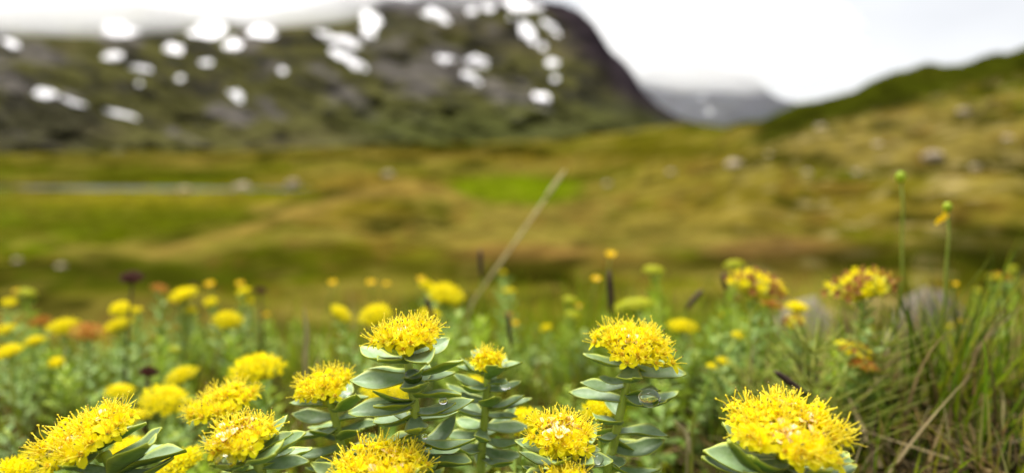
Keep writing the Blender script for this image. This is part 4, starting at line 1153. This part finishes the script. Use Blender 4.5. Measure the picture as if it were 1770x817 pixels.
for i in range(2600):                                       # fresh grass on the far side of the bank
    d = gr.uniform(0.8, 1.6); px = gr.gauss(1060, 190) if gr.random() < .6 else gr.uniform(-100, 1800)
    x, y = (px - 885) / FPX * d, d
    B.blade((x, y, hz(x, y) - 0.003), gr.uniform(0, 6.28), gr.uniform(.08, .17) * (.5 + .5 * d), gr.uniform(0, .3), gr.uniform(0, .9), gr.uniform(.002, .004), lin(gr.choice(((128, 160, 16), (140, 150, 24), (150, 140, 40))), .85) * gr.uniform(.7, 1.2), 5)
for i in range(7600):
    d = 0.50 * math.exp(gr.random() ** 0.8 * math.log(2.3 / 0.50)); px = gr.uniform(-160, 1930)
    x, y = (px - 885) / FPX * d, d + gr.uniform(-.02, .02)
    dens = 1.0 if px > 1080 else 0.55 + 0.35 * vnoise(np.array([x * 6]), np.array([y * 6]), 5)[0]
    if gr.random() > dens: continue
    right = px > 1240
    if right and d < .8 and gr.random() < .55: continue
    if right and gr.random() < .45:
        d = gr.uniform(.38, .62); x, y = (px - 885) / FPX * d, d
    h = gr.uniform(0.03, 0.10) if d < 0.75 else gr.uniform(0.05, 0.15)
    if right: h *= 1.1
    if d < .5: h *= .7
    if d < 0.62 and not right: h *= 0.6
    c = gr.choice(greens)
    if gr.random() < 0.16: c = gr.choice(straws)
    k = gr.choice((.35, .6, .9, 1.1, 1.4))
    tip = c if gr.random() < .7 else gr.choice(straws)
    B.blade((x, y, hz(x, y) - 0.003), gr.uniform(0, 6.28), h, gr.uniform(0, .35), gr.uniform(0, 1.3), gr.uniform(0.0012, 0.0030), c * k, 6, tip * k)
# the grass clump on the right, blades fanning from a common foot
for (cx, cy, cd, n, hmx) in [(1625, 770, .50, 60, .17), (1560, 760, .58, 40, .15), (1690, 760, .54, 40, .16), (1750, 720, .60, 50, .17), (1480, 740, .64, 40, .13), (1640, 640, .80, 60, .18)]:
    c0 = pix(cx, cy, cd)
    for i in range(n):
        x, y = c0.x + gr.gauss(0, .018), c0.y + gr.gauss(0, .018)
        c = gr.choice(greens[:5] + straws[:2]) * gr.choice((.22, .35, .5, .7, .95))
        B.blade((x, y, hz(x, y) - 0.004), gr.uniform(0, 6.28), gr.uniform(.5, 1) * hmx, gr.uniform(.02, .4), gr.uniform(.1, 1.2), gr.uniform(.0018, .0038), c, 9)
for i in range(1300):
    d = gr.uniform(.5, 1.1); px = gr.uniform(-100, 1000); x, y = (px - 885) / FPX * d, d
    c = lin(gr.choice(((140, 120, 40), (120, 96, 36), (150, 140, 40), (96, 74, 30))), .7)
    B.blade((x, y, hz(x, y) - .003), gr.uniform(0, 6.28), gr.uniform(.04, .11), gr.uniform(.05, .5), gr.uniform(0, 1.0), gr.uniform(.0018, .0036), c * gr.uniform(.5, 1.2), 5)
for i in range(4200):                                       # bright grass carpet between the plants
    d = gr.uniform(.52, 1.25); px = gr.uniform(-120, 1320); x, y = (px - 885) / FPX * d, d
    c = lin(gr.choice(((138, 164, 26), (160, 172, 36), (120, 150, 30), (170, 165, 50))), 1.0)
    B.blade((x, y, hz(x, y) - .003), gr.uniform(0, 6.28), gr.uniform(.03, .085) * (1.25 if d > .7 else .8), gr.uniform(.05, .5), gr.uniform(0, 1.2), gr.uniform(.0016, .0032), c * gr.uniform(.6, 1.2), 4)
dew = []
for q in range(40):
    k = gr.randrange(len(B.V) // 3) * 3 + 1
    p = Vector(B.V[k])
    if .45 < p.y < .9 and p.z > hz(p.x, p.y) + .02: dew.append(p)
while len(dew) < 34:
    k = gr.randrange(len(B.V) * 4 // 5, len(B.V)) // 3 * 3 + 1
    p = Vector(B.V[k])
    if p.z > hz(p.x, p.y) + .03: dew.append(p)
for p in dew:
    o = link('water_drop', DROP); r = gr.uniform(.0008, .0016); o.location = p + Vector((0, 0, r * .4)); o.scale = (r, r, r)
    tag(o, 'tiny dew bead shining on a grass blade', 'water drop', 'dew beads on the grass')
B.build('grass', 'grass', 'green grass growing through the flower meadow')
S = Blades()
for i in range(3000):
    d = gr.uniform(0.5, 1.3); px = gr.uniform(-100, 1900)
    if px < 1050 and gr.random() < 0.55: continue
    if px > 1100 and gr.random() < .6: d = gr.uniform(.36, .6)
    x, y = (px - 885) / FPX * d, d
    c = gr.choice(straws) * gr.choice((.10, .16, .25, .45, 1.0))
    S.blade((x, y, hz(x, y) + gr.uniform(0.0, .014)), gr.uniform(0, 6.28), gr.uniform(.03, .10), gr.uniform(1.0, 1.5), gr.uniform(-.3, .6), gr.uniform(.0016, .0042), c, 5)
for i in range(46):                                        # dry blades standing out of the litter on the right
    px, py = gr.uniform(1480, 1790), gr.uniform(700, 850); d = gr.uniform(.40, .55)
    x, y = (px - 885) / FPX * d, d
    S.blade((x, y, hz(x, y)), gr.uniform(0, 6.28), gr.uniform(.05, .12), gr.uniform(.3, 1.1), gr.uniform(.2, 1.4), gr.uniform(.0022, .0040), gr.choice(straws) * gr.uniform(.7, 1.05), 7)
S.build('dry_grass', 'grass', 'dry straw litter lying between the plants')
def ground_cover():
    V, F, C = [], [], []; n = 0
    tones = [lin(c, 0.85) for c in ((100, 120, 18), (128, 142, 24), (80, 104, 30), (116, 106, 24), (130, 148, 50), (96, 72, 28))]
    for i in range(12000):
        d = 0.48 * math.exp(gr.random() * math.log(1.9 / 0.48)); px = gr.uniform(-160, 1930)
        x, y = (px - 885) / FPX * d, d
        z = hz(x, y) + gr.uniform(0.0, 0.032) * (1.2 if px < 1100 else 0.9)
        a = gr.uniform(0, 6.28); el = gr.uniform(-.2, 1.0); L = gr.uniform(.006, .014); w = L * gr.uniform(.3, .55)
        m = frame(Vector((x, y, z)), (math.cos(a) * math.cos(el), math.sin(a) * math.cos(el), math.sin(el)), (0, 0, 1))
        c = gr.choice(tones) * gr.uniform(.3, 1.2)
        for q in ((0, 0, 0), (.45 * L, -w * .5, .1 * w), (L, 0, 0), (.45 * L, w * .5, .1 * w), (.45 * L, 0, -.08 * w)):
            V.append(tuple(m @ Vector(q))); C.append(c)
        F += [(n, n + 1, n + 4), (n + 1, n + 2, n + 4), (n + 2, n + 3, n + 4), (n + 3, n, n + 4)]; n += 5
    o = link('ground_cover', np_mesh('ground_cover', np.array(V), np.array(F), [M['cover']], np.array(C)))
    tag(o, 'low mossy leaves covering the soil under the flowers', None, None, 'stuff')
ground_cover()

# ------------------------------------------------------------------ single stalks and spikes
def stalk_thing(name, pts, rads, mats, label, cat, group=None, part='stalk', extra=None):
    base = pts[-1]; t = thing(name, base, label, cat, group)
    mb = MB(); mb.tube([p - base for p in pts], rads, 6)
    link(part, mb.mesh(part, [M[mats]]), t, Matrix.Identity(4))
    if extra: extra(t, base)
    return t
def to_ground(px, py, d, lean=0.0):
    p = pix(px, py, d); x = p.x + lean
    return Vector((x, p.y + .01, hz(x, p.y + .01) - .003))
# long straw stalk leaning across the middle distance
def straw_stalk():
    a, b = pix(974, 298, .95), pix(818, 520, .93); g = b + (b - a) * 0.35; g.z = hz(g.x, g.y)
    def ear(t, base):
        mb = MB(); d = (a - b).normalized(); p0 = a - d * 0.045
        mb.tube([p0 - base, p0 + d * .012 - base, p0 + d * .026 - base, a + d * .004 - base], [.0018, .0032, .0030, .0010], 6)
        link('ear', mb.mesh('ear', [M['straw']]), t, Matrix.Identity(4))
    stalk_thing('straw_stalk', [a, a.lerp(b, .5) + Vector((.001, 0, 0)), b, g], [.0014, .0022, .0018, .0015], 'straw', 'long pale straw stalk leaning across the green valley meadow', 'grass stalk', None, 'stalk', ear)
straw_stalk()
def sedge(px0, py0, px1, py1, d, label, w=.0028):
    a, b = pix(px0, py0, d), pix(px1, py1, d); g = to_ground(px1, py1, d)
    def spike(t, base):
        mb = MB(); n = 7
        mb.tube([a.lerp(b, i / n) - base for i in range(n + 1)], [w * k for k in (.25, .8, 1, 1, .95, .9, .7, .3)], 7)
        link('spike', mb.mesh('spike', [M['sedge']]), t, Matrix.Identity(4))
    stalk_thing('sedge', [a.lerp(b, .9), b, g], [.0007, .0008, .0009], 'thin_stem', label, 'sedge', 'dark sedge spikes in the grass', 'stalk', spike)
sedge(1053, 466, 1058, 545, .62, 'straight black sedge spike under the small yellow buttercup', .0030)
sedge(1215, 500, 1185, 535, .66, 'brown sedge spike tilted beside the lime buds', .0028)
sedge(1250, 472, 1255, 500, .62, 'short black sedge spike beside the fading head')
sedge(877, 540, 884, 600, .60, 'slim dark sedge spike in the green grass', .0022)
sedge(735, 512, 752, 560, .60, 'bent dark sedge spike behind the tallest roseroot head', .0024)
sedge(830, 430, 832, 480, .75, 'brownish sedge spike beside the long straw stalk', .0028)
sedge(1338, 640, 1395, 682, .42, 'black withered twig-like sedge lying behind the largest head', .0022)
def buttercup_mesh():
    mb = MB()
    for k in range(5):
        a0 = 2 * math.pi * k / 5; vs_, fs = [], []
        for i in range(5):
            t = i / 4; w = .0048 * math.sin(math.pi * (.12 + .8 * t)); rad = .0075 * math.sin(t * 1.25); z = .0065 * (1 - math.cos(t * 1.35))
            for s in (-1, 0, 1):
                vs_.append((rad * math.cos(a0) - s * w * math.sin(a0), rad * math.sin(a0) + s * w * math.cos(a0), z + (.0006 if s else 0)))
        for i in range(4):
            for j in range(2): b = i * 3 + j; fs.append((b, b + 3, b + 4, b + 1))
        mb.add(vs_, fs)
    mb.tube([(0, 0, 0), (0, 0, .003)], [.0018, .0012], 6)
    return mb.mesh('flower', [M['butter']])
BUTTER = buttercup_mesh()
def buttercup(px, py, w, d, label=None, axis=(0, -.25, 1)):
    c = pix(px, py, d); g = to_ground(px, py, d, random.uniform(-.02, .02)); s = w / FPX * d / .016
    t = thing('buttercup', g, label or 'small round yellow buttercup among the blurred plants', 'flower', 'buttercups in the meadow')
    mb = MB(); mb.tube(bez(Vector((0, 0, 0)), Vector((0, 0, (c - g).z * .6)), c - g, 6), [.0009] * 7, 5)
    link('stem', mb.mesh('stem', [M['thin_stem']]), t, Matrix.Identity(4))
    link('flower', BUTTER, t, frame_z(c - g, axis, px) @ Matrix.Scale(s, 4))
buttercup(1055, 442, 20, .80, 'yellow buttercup right above the straight black sedge spike')
buttercup(1030, 484, 18, .80, 'yellow buttercup beside the straight black sedge spike')
for a in [(363, 493, 18, .95), (575, 490, 16, .95), (641, 490, 17, .95), (668, 492, 12, 1.0), (728, 484, 16, .95), (415, 492, 16, .95), (1250, 545, 12, .8), (30, 505, 14, 1.0), (890, 560, 14, .8), (1660, 556, 12, .7), (1650, 492, 12, .75), (460, 545, 12, .9), (1000, 530, 12, .8)]:
    buttercup(*a)
# nodding buttercup and round green bud on tall thin stems beside the grass clump
def tall(px, py, d, foot, label, yellow):
    c = pix(px, py, d); b = pix(foot[0], foot[1], d); g = to_ground(foot[0], foot[1], d)
    t = thing('buttercup', g, label, 'flower', 'tall thin-stemmed flowers by the grass')
    mb = MB(); mb.tube([c - g, c.lerp(b, .3) + Vector((.0015, 0, 0)) - g, c.lerp(b, .65) - g, b - g, Vector((0, 0, 0))], [.0008, .0010, .0011, .0012, .0013], 6)
    link('stem', mb.mesh('stem', [M['thin_stem']]), t, Matrix.Identity(4))
    mb = MB()
    n = 7; r = .0040 if not yellow else .0032
    mb.tube([c - g + Vector((0, 0, r * 1.2 * math.cos(math.pi * i / n))) for i in range(n + 1)], [max(r * math.sin(math.pi * i / n), .0003) for i in range(n + 1)], 10)
    link('bud', mb.mesh('bud', [M['bud']]), t, Matrix.Identity(4))
    if yellow:
        mb = MB()
        for k, (dx, dz, sz) in enumerate([(-.002, -.0075, .0065), (-.005, -.0105, .0060), (.001, -.005, .0055)]):
            q = c - g + Vector((dx, -.002 + .002 * k, dz)); vs_, fs = [], []
            for i in range(5):
                tt = i / 4; w = sz * .42 * math.sin(math.pi * (.15 + .75 * tt))
                for s in (-1, 0, 1): vs_.append(q + Vector((s * w - tt * .003, -abs(s) * w * .4, sz * (.5 - tt))))
            for i in range(4):
                for j in range(2): b_ = i * 3 + j; fs.append((b_, b_ + 3, b_ + 4, b_ + 1))
            mb.add(vs_, fs)
        link('petals', mb.mesh('petals', [M['butter']]), t, Matrix.Identity(4))
tall(1638, 358, .52, (1634, 520), 'tall green stem with drooping orange-yellow petals', True)
tall(1557, 306, .56, (1560, 480), 'tall green stem ending in a round lime bud', False)
# horsetail sprigs with whorled needle branches
def horsetail(px, py, d, h, label, lean=0.0):
    g = to_ground(px, py, d); rr = random.Random(px); t = thing('horsetail', g, label, 'plant', 'horsetails in front of the fading heads')
    mb = MB(); top = Vector((lean * h, 0, h)); mb.tube([Vector((0, 0, 0)), top * .5, top], [.0012, .0010, .0005], 6)
    link('stem', mb.mesh('stem', [M['horsetail']]), t, Matrix.Identity(4))
    for k in range(7):
        q = .22 + .75 * k / 7; mb = MB(); c = top * q
        for j in range(9):
            a = 2 * math.pi * j / 9 + k; L = h * (.55 - .35 * q) * rr.uniform(.8, 1.2)
            dv = Vector((math.cos(a), math.sin(a), .55)); mb.tube([c, c + dv * L * .5, c + dv * L + Vector((0, 0, .1 * L))], [.0006, .0005, .0003], 4)
        link('whorl', mb.mesh('whorl', [M['horsetail']]), t, Matrix.Identity(4))
horsetail(1415, 700, .46, .115, 'yellow-green horsetail sprig standing before the fading roseroot heads')
horsetail(1470, 720, .48, .100, 'smaller yellow-green horsetail leaning into the brown cluster', .3)
horsetail(1345, 720, .50, .085, 'low horsetail sprig behind the largest yellow head', -.2)
# arching blades and dry stalks that stand out
def arch(pts, w, mat, label, name, grp):
    P = [pix(x, y, d) for x, y, d in pts]; g = Vector((P[-1].x, P[-1].y, hz(P[-1].x, P[-1].y) - .002)); P.append(g)
    sm = []
    for i in range(len(P) - 1):
        p0, p1, p2, p3 = P[max(i - 1, 0)], P[i], P[i + 1], P[min(i + 2, len(P) - 1)]
        for q in range(6):
            t = q / 6; sm.append(0.5 * ((2 * p1) + (p2 - p0) * t + (2 * p0 - 5 * p1 + 4 * p2 - p3) * t * t + (3 * p1 - p0 - 3 * p2 + p3) * t ** 3))
    sm.append(g); mb = MB(); vs_, fs = [], []; n = len(sm)
    for i, p in enumerate(sm):
        tg = (sm[min(i + 1, n - 1)] - sm[max(i - 1, 0)]).normalized(); s = tg.cross(Vector((0, 1, .35))).normalized(); nn = s.cross(tg); ww = w * .5 * min(1, .08 + 2.2 * i / n)
        vs_ += [p - s * ww, p + nn * ww * .45, p + s * ww, p + nn * (ww * .45 - .0004)]
    for i in range(n - 1):
        a = i * 4
        for j, k in ((0, 1), (1, 2), (2, 3), (3, 0)): fs.append((a + j, a + k, a + 4 + k, a + 4 + j))
    mb.add([v - g for v in vs_], fs)
    o = link(name, mb.mesh(name, [M[mat]])); o.location = g; tag(o, label, 'grass blade', grp)
GB = 'single grass blades standing out'
arch([(1790, 535, .52), (1740, 545, .52), (1690, 600, .52), (1665, 690, .53), (1655, 790, .54)], .0045, 'thin_stem', 'dark green grass blade arching out over the clump', 'grass_blade', GB)
arch([(1545, 800, .40), (1530, 820, .40), (1520, 860, .41)], .003, 'thin_stem', 'short bright grass tip beside the largest yellow head', 'grass_blade', GB)
arch([(1608, 700, .46), (1592, 740, .46), (1578, 790, .46), (1572, 840, .47)], .0042, 'straw', 'curved dry blade rising beside the largest yellow head', 'dry_grass_blade', GB)
arch([(1728, 665, .48), (1735, 710, .48), (1712, 770, .48), (1700, 830, .49)], .0042, 'straw', 'kinked dry blade under the arching green blade', 'dry_grass_blade', GB)
arch([(1302, 590, .52), (1298, 640, .52), (1292, 700, .52)], .0034, 'straw', 'upright dry blade behind the largest yellow head', 'dry_grass_blade', GB)
arch([(1165, 725, .42), (1185, 750, .42), (1190, 800, .42)], .0036, 'straw', 'hooked dry blade beside the leaning roseroot', 'dry_grass_blade', GB)
arch([(1200, 700, .42), (1195, 760, .42), (1194, 830, .42)], .0030, 'horsetail', 'upright yellow-green blade beside the hooked dry blade', 'grass_blade', GB)
arch([(525, 530, .60), (530, 570, .60), (528, 650, .60)], .0046, 'straw', 'upright pale stalk behind the fan-shaped yellow head', 'dry_grass_blade', GB)
